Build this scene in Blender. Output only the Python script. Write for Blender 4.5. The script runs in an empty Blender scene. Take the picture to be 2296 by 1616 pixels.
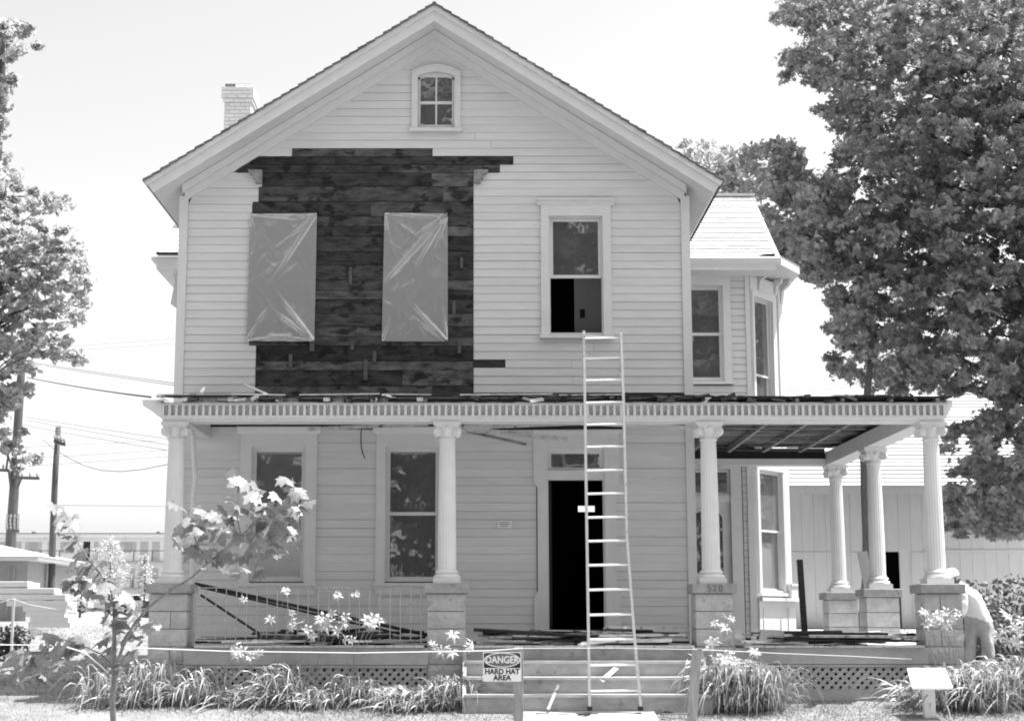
import bpy, math, random
import numpy as np
from mathutils import Vector, Matrix, noise as mnoise

R = math.radians
rnd = random.Random(7)
S = bpy.context.scene
COL = S.collection

# ------------------------------------------------------------------ camera, sky, sun, exposure
F, CX, CY, HOR, EYE = 3600.0, 1080.0, 808.0, 1395.0, 1.03
PITCH = math.atan((HOR - CY) / F)
cam = bpy.data.cameras.new('camera')
cam.sensor_width = 36.0
cam.lens = 36.0 * F / 2296.0
cam.shift_x = (1148.0 - CX) / 2296.0
cam.clip_start = 0.1
cam.clip_end = 3000
cam_o = bpy.data.objects.new('camera', cam)
COL.objects.link(cam_o)
cam_o.location = (0, 0, EYE)
cam_o.rotation_euler = (R(90) + PITCH, 0, 0)
S.camera = cam_o

SUN_AZ, SUN_EL = R(7), R(69)          # azimuth measured from +X (right) towards +Y (behind the house)
world = bpy.data.worlds.new('World')
S.world = world
world.use_nodes = True
wn = world.node_tree
wn.nodes.clear()
sky = wn.nodes.new('ShaderNodeTexSky')
sky.sky_type = 'NISHITA'
sky.sun_disc = False
sky.sun_elevation = SUN_EL
sky.sun_rotation = R(90) - SUN_AZ
sky.dust_density = 3.0
bw = wn.nodes.new('ShaderNodeRGBToBW')     # black-and-white film
bg = wn.nodes.new('ShaderNodeBackground')
bg.inputs['Strength'].default_value = 0.12
wo = wn.nodes.new('ShaderNodeOutputWorld')
wn.links.new(sky.outputs[0], bw.inputs[0])
wn.links.new(bw.outputs[0], bg.inputs['Color'])
wn.links.new(bg.outputs[0], wo.inputs['Surface'])

sun = bpy.data.lights.new('sun', 'SUN')
sun.energy = 3.6
sun.angle = R(0.53)
sun.color = (1.0, 1.0, 1.0)
sun_o = bpy.data.objects.new('sun', sun)
COL.objects.link(sun_o)
sd = Vector((math.cos(SUN_EL) * math.cos(SUN_AZ), math.cos(SUN_EL) * math.sin(SUN_AZ), math.sin(SUN_EL)))
sun_o.rotation_mode = 'QUATERNION'
sun_o.rotation_quaternion = (-sd).to_track_quat('-Z', 'Y')
sun_o.location = (30, 10, 60)

S.view_settings.view_transform = 'Standard'
S.view_settings.look = 'None'
S.view_settings.gamma = 1.0
S.view_settings.exposure = 1.56
S.view_settings.use_curve_mapping = False
S.render.engine = 'CYCLES'
S.cycles.max_bounces = 8
S.cycles.transparent_max_bounces = 12
S.cycles.filter_width = 1.9

# ------------------------------------------------------------------ helpers
cP, sP = math.cos(PITCH), math.sin(PITCH)

def w(px, py, Y):
    """the point of the plane at distance Y that lies along a measured direction -> (X, Z)"""
    a = PITCH + math.atan((CY - py) / F)
    zr = Y * math.tan(a)
    return (px - CX) * (Y * cP + zr * sP) / F, zr + EYE

def wx(px, py, Y): return w(px, py, Y)[0]
def wz(py, Y): return w(CX, py, Y)[1]

def proj(p):
    x, y, z = p[0], p[1], p[2] - EYE
    d = y * cP + z * sP
    return CX + F * x / d, CY - F * (-y * sP + z * cP) / d, d

GY = [-400, 10, 14, 17, 19, 20.5, 21.2, 22.0, 30, 35, 40, 50, 58, 70, 120, 175, 400, 800]
GZ = [-.57, -.57, -.55, -.48, -.36, -.22, -.12, 0, .05, .45, .9, 1.12, 1.2, 1.25, 1.7, 2.2, 3.0, 4.0]
def gz(y): return float(np.interp(y, GY, GZ))

def link(o, parent=None):
    COL.objects.link(o)
    if parent is not None:
        o.parent = parent
    return o

def origin(o):
    v = Vector((0, 0, 0))
    while o is not None:
        v = v + o.location
        o = o.parent
    return v

def tag(o, label=None, cat=None, group=None, kind=None):
    if label: o['label'] = label
    if cat: o['category'] = cat
    if group: o['group'] = group
    if kind: o['kind'] = kind
    return o

def thing(name, label, cat, loc, group=None):
    o = bpy.data.objects.new(name, None)
    o.location = loc
    o.empty_display_size = .2
    link(o)
    return tag(o, label, cat, group)

class MB:
    def __init__(s): s.v, s.f = [], []
    def add(s, vs, fs):
        b = len(s.v)
        s.v += [tuple(v) for v in vs]
        s.f += [tuple(i + b for i in f) for f in fs]
        return s
    def box(s, x0, x1, y0, y1, z0, z1):
        return s.add([(x0,y0,z0),(x1,y0,z0),(x1,y1,z0),(x0,y1,z0),(x0,y0,z1),(x1,y0,z1),(x1,y1,z1),(x0,y1,z1)],
                     [(0,3,2,1),(4,5,6,7),(0,1,5,4),(1,2,6,5),(2,3,7,6),(3,0,4,7)])
    def prism(s, poly, y0, y1):
        """polygon in XZ (counter-clockwise seen from -Y) extruded y0..y1"""
        n = len(poly)
        vs = [(x, y0, z) for x, z in poly] + [(x, y1, z) for x, z in poly]
        fs = [tuple(range(n)), tuple(range(2*n-1, n-1, -1))]
        fs += [(i, i+n, (i+1) % n + n, (i+1) % n) for i in range(n)]
        return s.add(vs, fs)
    def prism_x(s, poly, x0, x1):
        """polygon in YZ extruded x0..x1"""
        n = len(poly)
        vs = [(x0, y, z) for y, z in poly] + [(x1, y, z) for y, z in poly]
        fs = [tuple(range(n)), tuple(range(2*n-1, n-1, -1))]
        fs += [(i, i+n, (i+1) % n + n, (i+1) % n) for i in range(n)]
        return s.add(vs, fs)
    def prism_z(s, poly, z0, z1):
        n = len(poly)
        vs = [(x, y, z0) for x, y in poly] + [(x, y, z1) for x, y in poly]
        fs = [tuple(range(n-1, -1, -1)), tuple(range(n, 2*n))]
        fs += [(i, (i+1) % n, (i+1) % n + n, i+n) for i in range(n)]
        return s.add(vs, fs)
    def tube(s, pts, rad, n=8, cap=True):
        pts = [Vector(p) for p in pts]
        if not hasattr(rad, '__len__'): rad = [rad] * len(pts)
        b = len(s.v)
        ref = Vector((0, 0, 1))
        t0 = (pts[-1] - pts[0]).normalized()
        if abs(t0.z) > .9: ref = Vector((0, 1, 0))
        for i, p in enumerate(pts):
            t = (pts[min(i+1, len(pts)-1)] - pts[max(i-1, 0)]).normalized()
            u = t.cross(ref).normalized()
            v = u.cross(t).normalized()
            for k in range(n):
                a = 2*math.pi*k/n
                s.v.append(tuple(p + (u*math.cos(a) + v*math.sin(a)) * rad[i]))
        for i in range(len(pts)-1):
            for k in range(n):
                k2 = (k+1) % n
                s.f.append((b+i*n+k, b+i*n+k2, b+(i+1)*n+k2, b+(i+1)*n+k))
        if cap:
            s.f.append(tuple(b+k for k in range(n-1, -1, -1)))
            e = b+(len(pts)-1)*n
            s.f.append(tuple(e+k for k in range(n)))
        return s
    def lathe(s, prof, cx, cy, n=24, mod=None):
        b = len(s.v)
        for (r, z) in prof:
            for k in range(n):
                a = 2*math.pi*k/n
                q = r * (mod(k) if mod else 1)
                s.v.append((cx+q*math.cos(a), cy+q*math.sin(a), z))
        for i in range(len(prof)-1):
            for k in range(n):
                k2 = (k+1) % n
                s.f.append((b+i*n+k, b+i*n+k2, b+(i+1)*n+k2, b+(i+1)*n+k))
        s.f.append(tuple(b+k for k in range(n-1, -1, -1)))
        e = b+(len(prof)-1)*n
        s.f.append(tuple(e+k for k in range(n)))
        return s
    def bar(s, a, b, wx_, wy_, up=(0, 0, 1)):
        """a plank from a to b, width wx_ sideways and thickness wy_ along up"""
        a, b = Vector(a), Vector(b)
        t = (b-a).normalized()
        side = t.cross(Vector(up))
        if side.length < 1e-4: side = t.cross(Vector((0, 1, 0)))
        side.normalize()
        u = side.cross(t).normalized()
        vs = []
        for p in (a, b):
            for sx, sy in ((-1,-1),(1,-1),(1,1),(-1,1)):
                vs.append(tuple(p + side*sx*wx_/2 + u*sy*wy_/2))
        return s.add(vs, [(3,2,1,0),(4,5,6,7),(0,1,5,4),(1,2,6,5),(2,3,7,6),(3,0,4,7)])
    def build(s, name, mat, parent=None, smooth=False, M=None, bevel=0, kind=None):
        V = [M @ Vector(v) for v in s.v] if M is not None else [Vector(v) for v in s.v]
        lo = Vector((min(v.x for v in V), min(v.y for v in V), min(v.z for v in V)))
        hi = Vector((max(v.x for v in V), max(v.y for v in V), max(v.z for v in V)))
        c = (lo+hi)/2
        if parent is None: c.z = lo.z
        me = bpy.data.meshes.new(name)
        me.from_pydata([tuple(v-c) for v in V], [], s.f)
        me.materials.append(mat)
        if smooth:
            me.polygons.foreach_set('use_smooth', [True]*len(me.polygons))
        o = bpy.data.objects.new(name, me)
        o.location = c - (origin(parent) if parent is not None else Vector((0,0,0)))
        link(o, parent)
        if bevel:
            m = o.modifiers.new('Bevel', 'BEVEL')
            m.width = bevel; m.segments = 2; m.limit_method = 'ANGLE'
        if kind: o['kind'] = kind
        return o

def box(name, mat, parent, x0, x1, y0, y1, z0, z1, **k):
    return MB().box(x0, x1, y0, y1, z0, z1).build(name, mat, parent, **k)

def text(name, body, size, mt, parent, loc, cx='CENTER', space=1.0, sx=1.0, bold=0.0):
    tx = bpy.data.curves.new(name, 'FONT')
    tx.body = body; tx.size = size; tx.align_x = cx; tx.align_y = 'CENTER'; tx.extrude = .0012; tx.space_character = space; tx.offset = bold
    tx.materials.append(mt)
    o = bpy.data.objects.new(name, tx)
    o.rotation_euler = (R(90), 0, 0); o.scale = (sx, 1, 1)
    link(o)
    bpy.context.view_layer.update()
    me = bpy.data.meshes.new_from_object(o.evaluated_get(bpy.context.evaluated_depsgraph_get()))
    me.transform(Matrix.Rotation(R(90), 4, 'X') @ Matrix.Diagonal((sx, 1, 1, 1)))
    bpy.data.objects.remove(o)
    o = bpy.data.objects.new(name, me)
    o.location = Vector(loc) - origin(parent)
    return link(o, parent)

def clip_poly(poly, x0, x1, z0, z1):
    for ax, lim, sg in ((0, x0, 1), (0, x1, -1), (1, z0, 1), (1, z1, -1)):
        out = []
        for i in range(len(poly)):
            p, q = poly[i], poly[(i+1) % len(poly)]
            dp, dq = (p[ax]-lim)*sg, (q[ax]-lim)*sg
            if dp >= 0: out.append(p)
            if (dp >= 0) != (dq >= 0):
                t = dp/(dp-dq)
                out.append((p[0]+(q[0]-p[0])*t, p[1]+(q[1]-p[1])*t))
        poly = out
        if len(poly) < 3: return None
    return poly

def subtract(iv, cuts):
    """intervals minus cuts"""
    out = [iv]
    for c0, c1 in cuts:
        nx = []
        for a, b in out:
            if c1 <= a or c0 >= b: nx.append((a, b)); continue
            if c0 > a: nx.append((a, c0))
            if c1 < b: nx.append((c1, b))
        out = nx
    return [(a, b) for a, b in out if b-a > .03]

# ------------------------------------------------------------------ materials (all neutral grey: a black-and-white photograph)
def mat(name, lo, hi=None, rough=.6, scale=6.0, stretch=(1,1,1), detail=5.0, bump=.0, bscale=None, spec=.3, obj_var=0.0,
        metal=0.0, spots=None, island=0.0, trans=0.0, coord='Object'):
    hi = lo if hi is None else hi
    m = bpy.data.materials.new(name)
    m.use_nodes = True
    nt = m.node_tree
    N, L = nt.nodes, nt.links
    bs = N['Principled BSDF']
    out = N['Material Output']
    tc = N.new('ShaderNodeTexCoord')
    geo = N.new('ShaderNodeNewGeometry')
    mp = N.new('ShaderNodeMapping')
    mp.inputs['Scale'].default_value = stretch
    src = geo.outputs['Position'] if coord == 'World' else tc.outputs['Object']
    oi = N.new('ShaderNodeObjectInfo')
    ad = N.new('ShaderNodeVectorMath'); ad.operation = 'ADD'
    sc = N.new('ShaderNodeVectorMath'); sc.operation = 'SCALE'
    L.new(src, ad.inputs[0])
    cmb = N.new('ShaderNodeCombineXYZ')
    if coord != 'World':
        for i in range(3): L.new(oi.outputs['Random'], cmb.inputs[i])
        sc.inputs['Scale'].default_value = 37.0
        L.new(cmb.outputs[0], sc.inputs[0]); L.new(sc.outputs[0], ad.inputs[1])
    L.new(ad.outputs[0], mp.inputs[0])
    nz = N.new('ShaderNodeTexNoise')
    nz.inputs['Scale'].default_value = scale
    nz.inputs['Detail'].default_value = detail
    nz.inputs['Roughness'].default_value = .65
    L.new(mp.outputs[0], nz.inputs['Vector'])
    mr = N.new('ShaderNodeMapRange')
    mr.inputs['From Min'].default_value = .3; mr.inputs['From Max'].default_value = .7
    mr.inputs['To Min'].default_value = lo; mr.inputs['To Max'].default_value = hi
    L.new(nz.outputs['Fac'], mr.inputs['Value'])
    val = mr.outputs[0]
    def mul(v, x, amt):
        a = N.new('ShaderNodeMapRange')
        a.inputs['To Min'].default_value = 1-amt; a.inputs['To Max'].default_value = 1+amt
        L.new(x, a.inputs['Value'])
        k = N.new('ShaderNodeMath'); k.operation = 'MULTIPLY'
        L.new(v, k.inputs[0]); L.new(a.outputs[0], k.inputs[1])
        return k.outputs[0]
    if obj_var: val = mul(val, oi.outputs['Random'], obj_var)
    if island: val = mul(val, geo.outputs['Random Per Island'], island)
    if spots:       # (scale, threshold, dark factor): knots, stains, missing chips
        sn = N.new('ShaderNodeTexNoise'); sn.inputs['Scale'].default_value = spots[0]; sn.inputs['Detail'].default_value = 4
        m2 = N.new('ShaderNodeMapping'); m2.inputs['Scale'].default_value = tuple(math.sqrt(q) for q in stretch)
        L.new(ad.outputs[0], m2.inputs[0]); L.new(m2.outputs[0], sn.inputs['Vector'])
        a = N.new('ShaderNodeMapRange')
        a.inputs['From Min'].default_value = spots[1]; a.inputs['From Max'].default_value = spots[1]+.08
        a.inputs['To Min'].default_value = 1.0; a.inputs['To Max'].default_value = spots[2]
        L.new(sn.outputs['Fac'], a.inputs['Value'])
        k = N.new('ShaderNodeMath'); k.operation = 'MULTIPLY'
        L.new(val, k.inputs[0]); L.new(a.outputs[0], k.inputs[1]); val = k.outputs[0]
    cc = N.new('ShaderNodeCombineColor')
    for i in range(3): L.new(val, cc.inputs[i])
    L.new(cc.outputs[0], bs.inputs['Base Color'])
    bs.inputs['Roughness'].default_value = rough
    bs.inputs['Metallic'].default_value = metal
    bs.inputs['Specular IOR Level'].default_value = spec
    if bump:
        bn = N.new('ShaderNodeTexNoise'); bn.inputs['Scale'].default_value = bscale or scale*3
        bn.inputs['Detail'].default_value = 6
        L.new(mp.outputs[0], bn.inputs['Vector'])
        bp = N.new('ShaderNodeBump'); bp.inputs['Strength'].default_value = bump; bp.inputs['Distance'].default_value = .02
        L.new(bn.outputs['Fac'], bp.inputs['Height']); L.new(bp.outputs[0], bs.inputs['Normal'])
    if trans:
        tr = N.new('ShaderNodeBsdfTranslucent')
        L.new(cc.outputs[0], tr.inputs['Color'])
        mx = N.new('ShaderNodeMixShader'); mx.inputs[0].default_value = trans
        L.new(bs.outputs[0], mx.inputs[1]); L.new(tr.outputs[0], mx.inputs[2]); L.new(mx.outputs[0], out.inputs['Surface'])
    return m

def glass_mat(name, refl, tint, wob, dust=.26):
    m = bpy.data.materials.new(name); m.use_nodes = True
    nt = m.node_tree; N, L = nt.nodes, nt.links
    N.remove(N['Principled BSDF'])
    out = N['Material Output']
    tc = N.new('ShaderNodeTexCoord')
    nz = N.new('ShaderNodeTexNoise'); nz.inputs['Scale'].default_value = 2.6; nz.inputs['Detail'].default_value = 2
    L.new(tc.outputs['Object'], nz.inputs['Vector'])
    bp = N.new('ShaderNodeBump'); bp.inputs['Strength'].default_value = wob; bp.inputs['Distance'].default_value = .02
    L.new(nz.outputs['Fac'], bp.inputs['Height'])
    gl = N.new('ShaderNodeBsdfGlossy'); gl.inputs['Roughness'].default_value = .03
    L.new(bp.outputs[0], gl.inputs['Normal'])
    di = N.new('ShaderNodeBsdfDiffuse'); di.inputs['Color'].default_value = (.35,.35,.35,1)   # film of dust
    tr = N.new('ShaderNodeBsdfTransparent'); tr.inputs['Color'].default_value = (tint, tint, tint, 1)
    m1 = N.new('ShaderNodeMixShader'); m1.inputs[0].default_value = refl
    m2 = N.new('ShaderNodeMixShader'); m2.inputs[0].default_value = dust
    L.new(tr.outputs[0], m2.inputs[1]); L.new(di.outputs[0], m2.inputs[2])
    L.new(m2.outputs[0], m1.inputs[1]); L.new(gl.outputs[0], m1.inputs[2])
    L.new(m1.outputs[0], out.inputs['Surface'])
    return m

M = {}
M['siding'] = mat('painted_siding', .60, .68, rough=.55, scale=3, stretch=(.6,1,4), bump=.06, obj_var=.035, spots=(5,.72,.86))
M['trim'] = mat('painted_trim', .63, .69, rough=.5, scale=4, bump=.04, spots=(6,.74,.88))
M['sheath'] = mat('bare_sheathing', .012, .12, rough=.85, scale=4.2, stretch=(.8,1,2.4), detail=9, bump=.25, obj_var=.6, spots=(5.0,.55,.3))
M['darkwood'] = mat('dark_wood', .02, .06, rough=.9, scale=5, stretch=(1,1,5), bump=.2, obj_var=.3)
M['rawwood'] = mat('raw_wood', .22, .42, rough=.8, scale=5, stretch=(1,1,5), bump=.2, obj_var=.3, spots=(6,.62,.5))
M['oldpaint'] = mat('flaking_paint', .35, .7, rough=.75, scale=7, bump=.15, obj_var=.25, spots=(9,.58,.3))
M['tar'] = mat('tar_paper', .015, .035, rough=.95, scale=8, bump=.3)
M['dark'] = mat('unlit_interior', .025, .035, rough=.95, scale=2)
M['plaster'] = mat('room_plaster', .42, .5, rough=.9, scale=3)
M['stone'] = mat('rough_stone', .34, .50, rough=.9, scale=7, bump=.8, bscale=26, obj_var=.10, spots=(7,.64,.7))
M['stonecap'] = mat('stone_cap', .24, .36, rough=.9, scale=9, bump=.5, bscale=40, spots=(7,.62,.6))
M['mortar'] = mat('mortar', .14, .2, rough=.95, scale=20)
M['concrete'] = mat('worn_concrete', .38, .52, rough=.9, scale=3, bump=.2, bscale=60, coord='World')
M['step'] = mat('painted_step', .28, .4, rough=.8, scale=5, stretch=(1,1,2), bump=.2, spots=(6,.6,.7))
M['lattice'] = mat('lattice_paint', .36, .46, rough=.7, scale=6, obj_var=.08)
M['metal'] = mat('aluminium', .62, .72, rough=.38, scale=10, metal=.6, spots=(14,.62,.7))
M['iron'] = mat('white_iron', .30, .46, rough=.5, scale=20, spots=(25,.6,.5))
M['shingle'] = mat('pale_shingle', .46, .6, rough=.9, scale=14, bump=.3, obj_var=.10)
M['shingle_dark'] = mat('weathered_shingle', .10, .2, rough=.95, scale=14, bump=.4, island=.3)
M['brick'] = mat('painted_brick', .8, .88, rough=.8, scale=12, bump=.3, obj_var=.06, spots=(14,.66,.7))
M['glass'] = glass_mat('window_glass', .30, .7, .10)
M['plastic'] = None
M['white'] = mat('white_enamel', .75, .8, rough=.45, scale=10)
M['black'] = mat('black_print', .02, rough=.6)
M['red'] = mat('oval_print', .13, .15, rough=.5)
M['post'] = mat('weathered_post', .2, .36, rough=.85, scale=6, stretch=(6,6,.8), bump=.25, spots=(8,.64,.5))
M['pole'] = mat('creosote_pole', .07, .13, rough=.9, scale=6, stretch=(6,6,.5), bump=.3)
M['wire'] = mat('wire', .05, rough=.7)
M['string'] = mat('string', .75, rough=.8)
M['bark'] = mat('bark', .05, .12, rough=.95, scale=9, stretch=(5,5,1), bump=.6)
M['barkpale'] = mat('pale_bark', .16, .34, rough=.9, scale=12, stretch=(4,4,1), bump=.4)
M['grass'] = mat('grass_blades', .19, .30, rough=.7, scale=1.2, island=.25, trans=.3, coord='World')
M['lawn'] = mat('lawn', .16, .26, rough=.95, scale=2.2, detail=9, bump=.6, bscale=40, coord='World', spots=(.9,.64,.72))
M['leaf_maple'] = mat('maple_leaf', .42, .56, rough=.5, scale=2, island=.4, obj_var=.3, trans=.5, spec=.35)
M['leaf_rear'] = mat('pale_leaf', .42, .58, rough=.5, scale=2, island=.4, trans=.45)
M['leaf_left'] = mat('soft_leaf', .40, .54, rough=.5, scale=2, island=.35, trans=.45)
M['leaf_far'] = mat('far_leaf', .5, .6, rough=.6, scale=2, island=.3, trans=.4)
M['leaf_street'] = mat('street_leaf', .06, .10, rough=.6, scale=2, island=.4, trans=.3)
M['leaf_sap'] = mat('sycamore_leaf', .18, .34, rough=.42, scale=9, obj_var=.3, trans=.3, spec=.5)
M['leaf_lily'] = mat('lily_leaf', .22, .42, rough=.4, scale=5, island=.4, trans=.3, spec=.5)
M['petal'] = mat('lily_petal', .6, .75, rough=.5, scale=8, trans=.3)
M['shrub'] = mat('shrub_leaf', .09, .16, rough=.5, scale=5, island=.5, trans=.25)
M['barn'] = mat('pale_barn_board', .8, .88, rough=.7, scale=3, stretch=(3,3,.5), obj_var=.03)
M['motel'] = mat('motel_wall', .74, .8, rough=.8, scale=2)
M['moteldoor'] = mat('motel_door', .42, .5, rough=.6, scale=3)
M['grey'] = mat('mid_grey', .2, .28, rough=.7, scale=4)
M['carpaint'] = mat('car_paint', .5, .6, rough=.25, scale=3, spec=.6)
M['tyre'] = mat('tyre', .03, rough=.9)
M['cloth'] = mat('white_shirt', .74, .82, rough=.9, scale=14, bump=.4, bscale=12)
M['trousers'] = mat('work_trousers', .34, .46, rough=.9, scale=12, bump=.5, bscale=12)
M['skin'] = mat('skin', .28, .34, rough=.6, scale=20)

def plastic_mat():
    m = bpy.data.materials.new('poly_sheet'); m.use_nodes = True
    nt = m.node_tree; N, L = nt.nodes, nt.links
    bs = N['Principled BSDF']; out = N['Material Output']
    bs.inputs['Base Color'].default_value = (.40,.40,.40,1)
    bs.inputs['Roughness'].default_value = .2
    bs.inputs['Specular IOR Level'].default_value = .6
    tr = N.new('ShaderNodeBsdfTransparent'); tr.inputs['Color'].default_value = (.6,.6,.6,1)
    gl = N.new('ShaderNodeBsdfGlossy'); gl.inputs['Roughness'].default_value = .22; gl.inputs['Color'].default_value = (.9,.9,.9,1)
    mg = N.new('ShaderNodeMixShader'); mg.inputs[0].default_value = .24
    L.new(bs.outputs[0], mg.inputs[1]); L.new(gl.outputs[0], mg.inputs[2])
    mx = N.new('ShaderNodeMixShader'); mx.inputs[0].default_value = .12
    L.new(mg.outputs[0], mx.inputs[1]); L.new(tr.outputs[0], mx.inputs[2]); L.new(mx.outputs[0], out.inputs['Surface'])
    return m
M['plastic'] = plastic_mat()

# ------------------------------------------------------------------ the ground
def ground():
    xs = [-220,-140,-90,-60,-40] + [x*1.5 for x in range(-20, 21)] + [40,60,90,140,220]
    ys = [-120,-60,-30,-10,0,6,10] + [10+.5*k for k in range(1,61)] + [42,46,50,58,66,70,80,100,120,130,150,175,200,400,800]
    vs, fs = [], []
    for y in ys:
        for x in xs:
            b = .02*mnoise.noise(Vector((x*.6, y*.6, 0))) if 10 < y < 42 else 0
            flat = 1 if y > 21.6 and y < 34 and -5 < x < 7 else 0
            vs.append((x, y, gz(y) + (0 if flat else b) - .004))
    nx = len(xs)
    for j in range(len(ys)-1):
        for i in range(nx-1):
            a = j*nx+i
            fs.append((a, a+1, a+nx+1, a+nx))
    o = MB().add(vs, fs).build('lawn', M['lawn'], None, smooth=True)
    o['kind'] = 'structure'
ground()

def strip_sheet(name, x0, x1, ys, mat_, dz, thick):
    mb = MB()
    for a, b in zip(ys[:-1], ys[1:]):
        mb.add([(x0,a,gz(a)+dz),(x1,a,gz(a)+dz),(x1,b,gz(b)+dz),(x0,b,gz(b)+dz),
                (x0,a,gz(a)-thick),(x1,a,gz(a)-thick),(x1,b,gz(b)-thick),(x0,b,gz(b)-thick)],
               [(0,1,2,3),(0,3,7,4),(1,5,6,2),(0,4,5,1)])
    o = mb.build(name, mat_, None); o['kind'] = 'structure'
    return o
path_ys = [8,10,12,14,15.5,17,18,19,19.75,20.5,21.2]
for a, b in zip(path_ys[:-1], path_ys[1:]):     # concrete slabs of the front walk
    ys = [a+.012, (a+b)/2, b-.012]
    strip_sheet('walkway', .52, 2.22, ys, M['concrete'], .028, .1)

# ------------------------------------------------------------------ the house
YW, YR, YC, YF, YB = 24.30, 23.76, 22.35, 22.02, 28.80
XL, XR = -4.68, 3.21
XCEN, SLOPE = -.735, .642
HALF = 4.41
ZTOP = wz(9, YR)                     # ridge, outer top of the rake
house = thing('house', 'two-storey pale clapboard gable house with stripped upper wall and columned wraparound porch', 'house', (XCEN, YW, 0))
def roofz(x, off=0): return ZTOP - SLOPE*abs(x-XCEN) - off
ZFLOOR = .725

# openings in the front wall: (px x0, x1, y0, y1) measured on the wall plane
def rect(px0, px1, py0, py1, Y=YW):
    ym = (py0+py1)/2
    return (wx(px0, ym, Y), wx(px1, ym, Y), wz(py1, Y), wz(py0, Y))
OP_ATTIC = rect(937, 1019, 163, 287)
OP_UP    = rect(1231, 1352, 486, 749)
OP_P1    = rect(572, 702, 492, 738)
OP_P2    = rect(872, 996, 492, 738)
OP_W1    = rect(562, 684, 1002, 1303)
OP_W2    = rect(864, 986, 1002, 1303)
OP_DOOR  = (wx(1227,1240,YW), wx(1357,1240,YW), ZFLOOR+.02, wz(1006,YW))
OPEN = [OP_ATTIC, OP_UP, OP_P1, OP_P2, OP_W1, OP_W2, OP_DOOR]

def front_wall():
    mb = MB()
    xs = sorted(set([XL+.03, XR-.03, XCEN] + [v for o in OPEN for v in (o[0], o[1])]))
    top = lambda x: roofz(x, .30)
    for a, b in zip(xs[:-1], xs[1:]):
        xm = (a+b)/2
        zs = sorted([(o[2], o[3]) for o in OPEN if o[0] < xm < o[1]])
        z = 0.0
        for z0, z1 in zs:
            mb.box(a, b, YW, YW+.12, z, z0)
            z = z1
        mb.prism([(a, z), (b, z), (b, top(b)), (a, top(a))], YW, YW+.12)
    return mb.build('gable_wall', M['darkwood'], house)
gable = front_wall()

# clapboards, one object per board
EXPO = .1288
CUTS = [rect(655,970,334,351), rect(545,1151,351,367), rect(515,1121,367,384), rect(588,1062,384,415), rect(580,1062,415,461),
        rect(562,1062,461,766), rect(573,1062,766,893), rect(1062,1545,874,893)]
CASINGS = [(o[0]-c, o[1]+c, o[2]-.03, o[3]+t) for o, c, t in ((OP_ATTIC,.10,.0), (OP_UP,.11,.09), (OP_W1,.15,.09), (OP_W2,.12,.09), (OP_DOOR,.20,.22))]
ZPORCHTOP = wz(893, YW)
def clapboard(x0b, x1b, x0t, x1t, z0, z1, parent, mtx=None, y=YW, lip=.017):
    yb, yt = y-lip, y-.008
    vs = [(x0b,yb,z0),(x1b,yb,z0),(x1t,yt,z1),(x0t,yt,z1),(x0b,y-.001,z0),(x1b,y-.001,z0),(x1t,y-.001,z1),(x0t,y-.001,z1)]
    return MB().add(vs, [(0,1,2,3),(7,6,5,4),(0,4,5,1),(1,5,6,2),(2,6,7,3),(3,7,4,0)]).build('clapboard', M['siding'], parent, M=mtx)
def front_siding():
    z = ZFLOOR + .03
    r = random.Random(3)
    while True:
        z0, z1 = z + .002, z + EXPO - .001
        zt = (z0+z1)/2
        lim = lambda zz: min((ZTOP - .52 - zz)/SLOPE, 9)          # frieze line
        hb, ht = lim(z0), lim(z1)
        if ht < .02: break
        L0, R0 = max(XL+.117, XCEN-hb), min(XR-.117, XCEN+hb)
        L1, R1 = max(XL+.117, XCEN-ht), min(XR-.117, XCEN+ht)
        upper = zt > ZPORCHTOP
        if zt < wz(957, YW) or zt > ZPORCHTOP - .02:
            cuts = []
            for c in CUTS:
                if c[2] < zt < c[3]: cuts.append((c[0], c[1]))
            for c in CASINGS:
                if min(z1, c[3]) - max(z0, c[2]) > 0:
                    cuts.append((c[0]+.04, c[1]-.04))
                    if z0 < c[2]-.07: clapboard(c[0]+.042, c[1]-.042, c[0]+.042, c[1]-.042, z0, c[2]-.03, gable)
                    if z1 > c[3]+.03: clapboard(c[0]+.042, c[1]-.042, c[0]+.042, c[1]-.042, max(z0, c[3]+.005), z1, gable)
            for a, b in subtract((L0, R0), cuts):
                ivs = [(a, b)]
                if b-a > 3.2:                       # butt joints
                    s = a + (b-a)*r.uniform(.3, .7)
                    ivs = [(a, s-.0015), (s+.0015, b)]
                for p, q in ivs:
                    pt = L1 if p == L0 else p
                    qt = R1 if q == R0 else q
                    dz = r.uniform(-.0028, .0028)
                    zb = z0 + dz
                    if abs(p - CUTS[6][1]) < .02 and zb < wz(808,YW) < z1:    # the board with its lower edge split away
                        s = wx(1133, 810, YW)
                        clapboard(p, s, p, s, wz(806,YW), z1, gable)
                        p = pt = s + .002
                    clapboard(p, q, pt, qt, zb, z1, gable)
        z += EXPO
front_siding()

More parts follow.
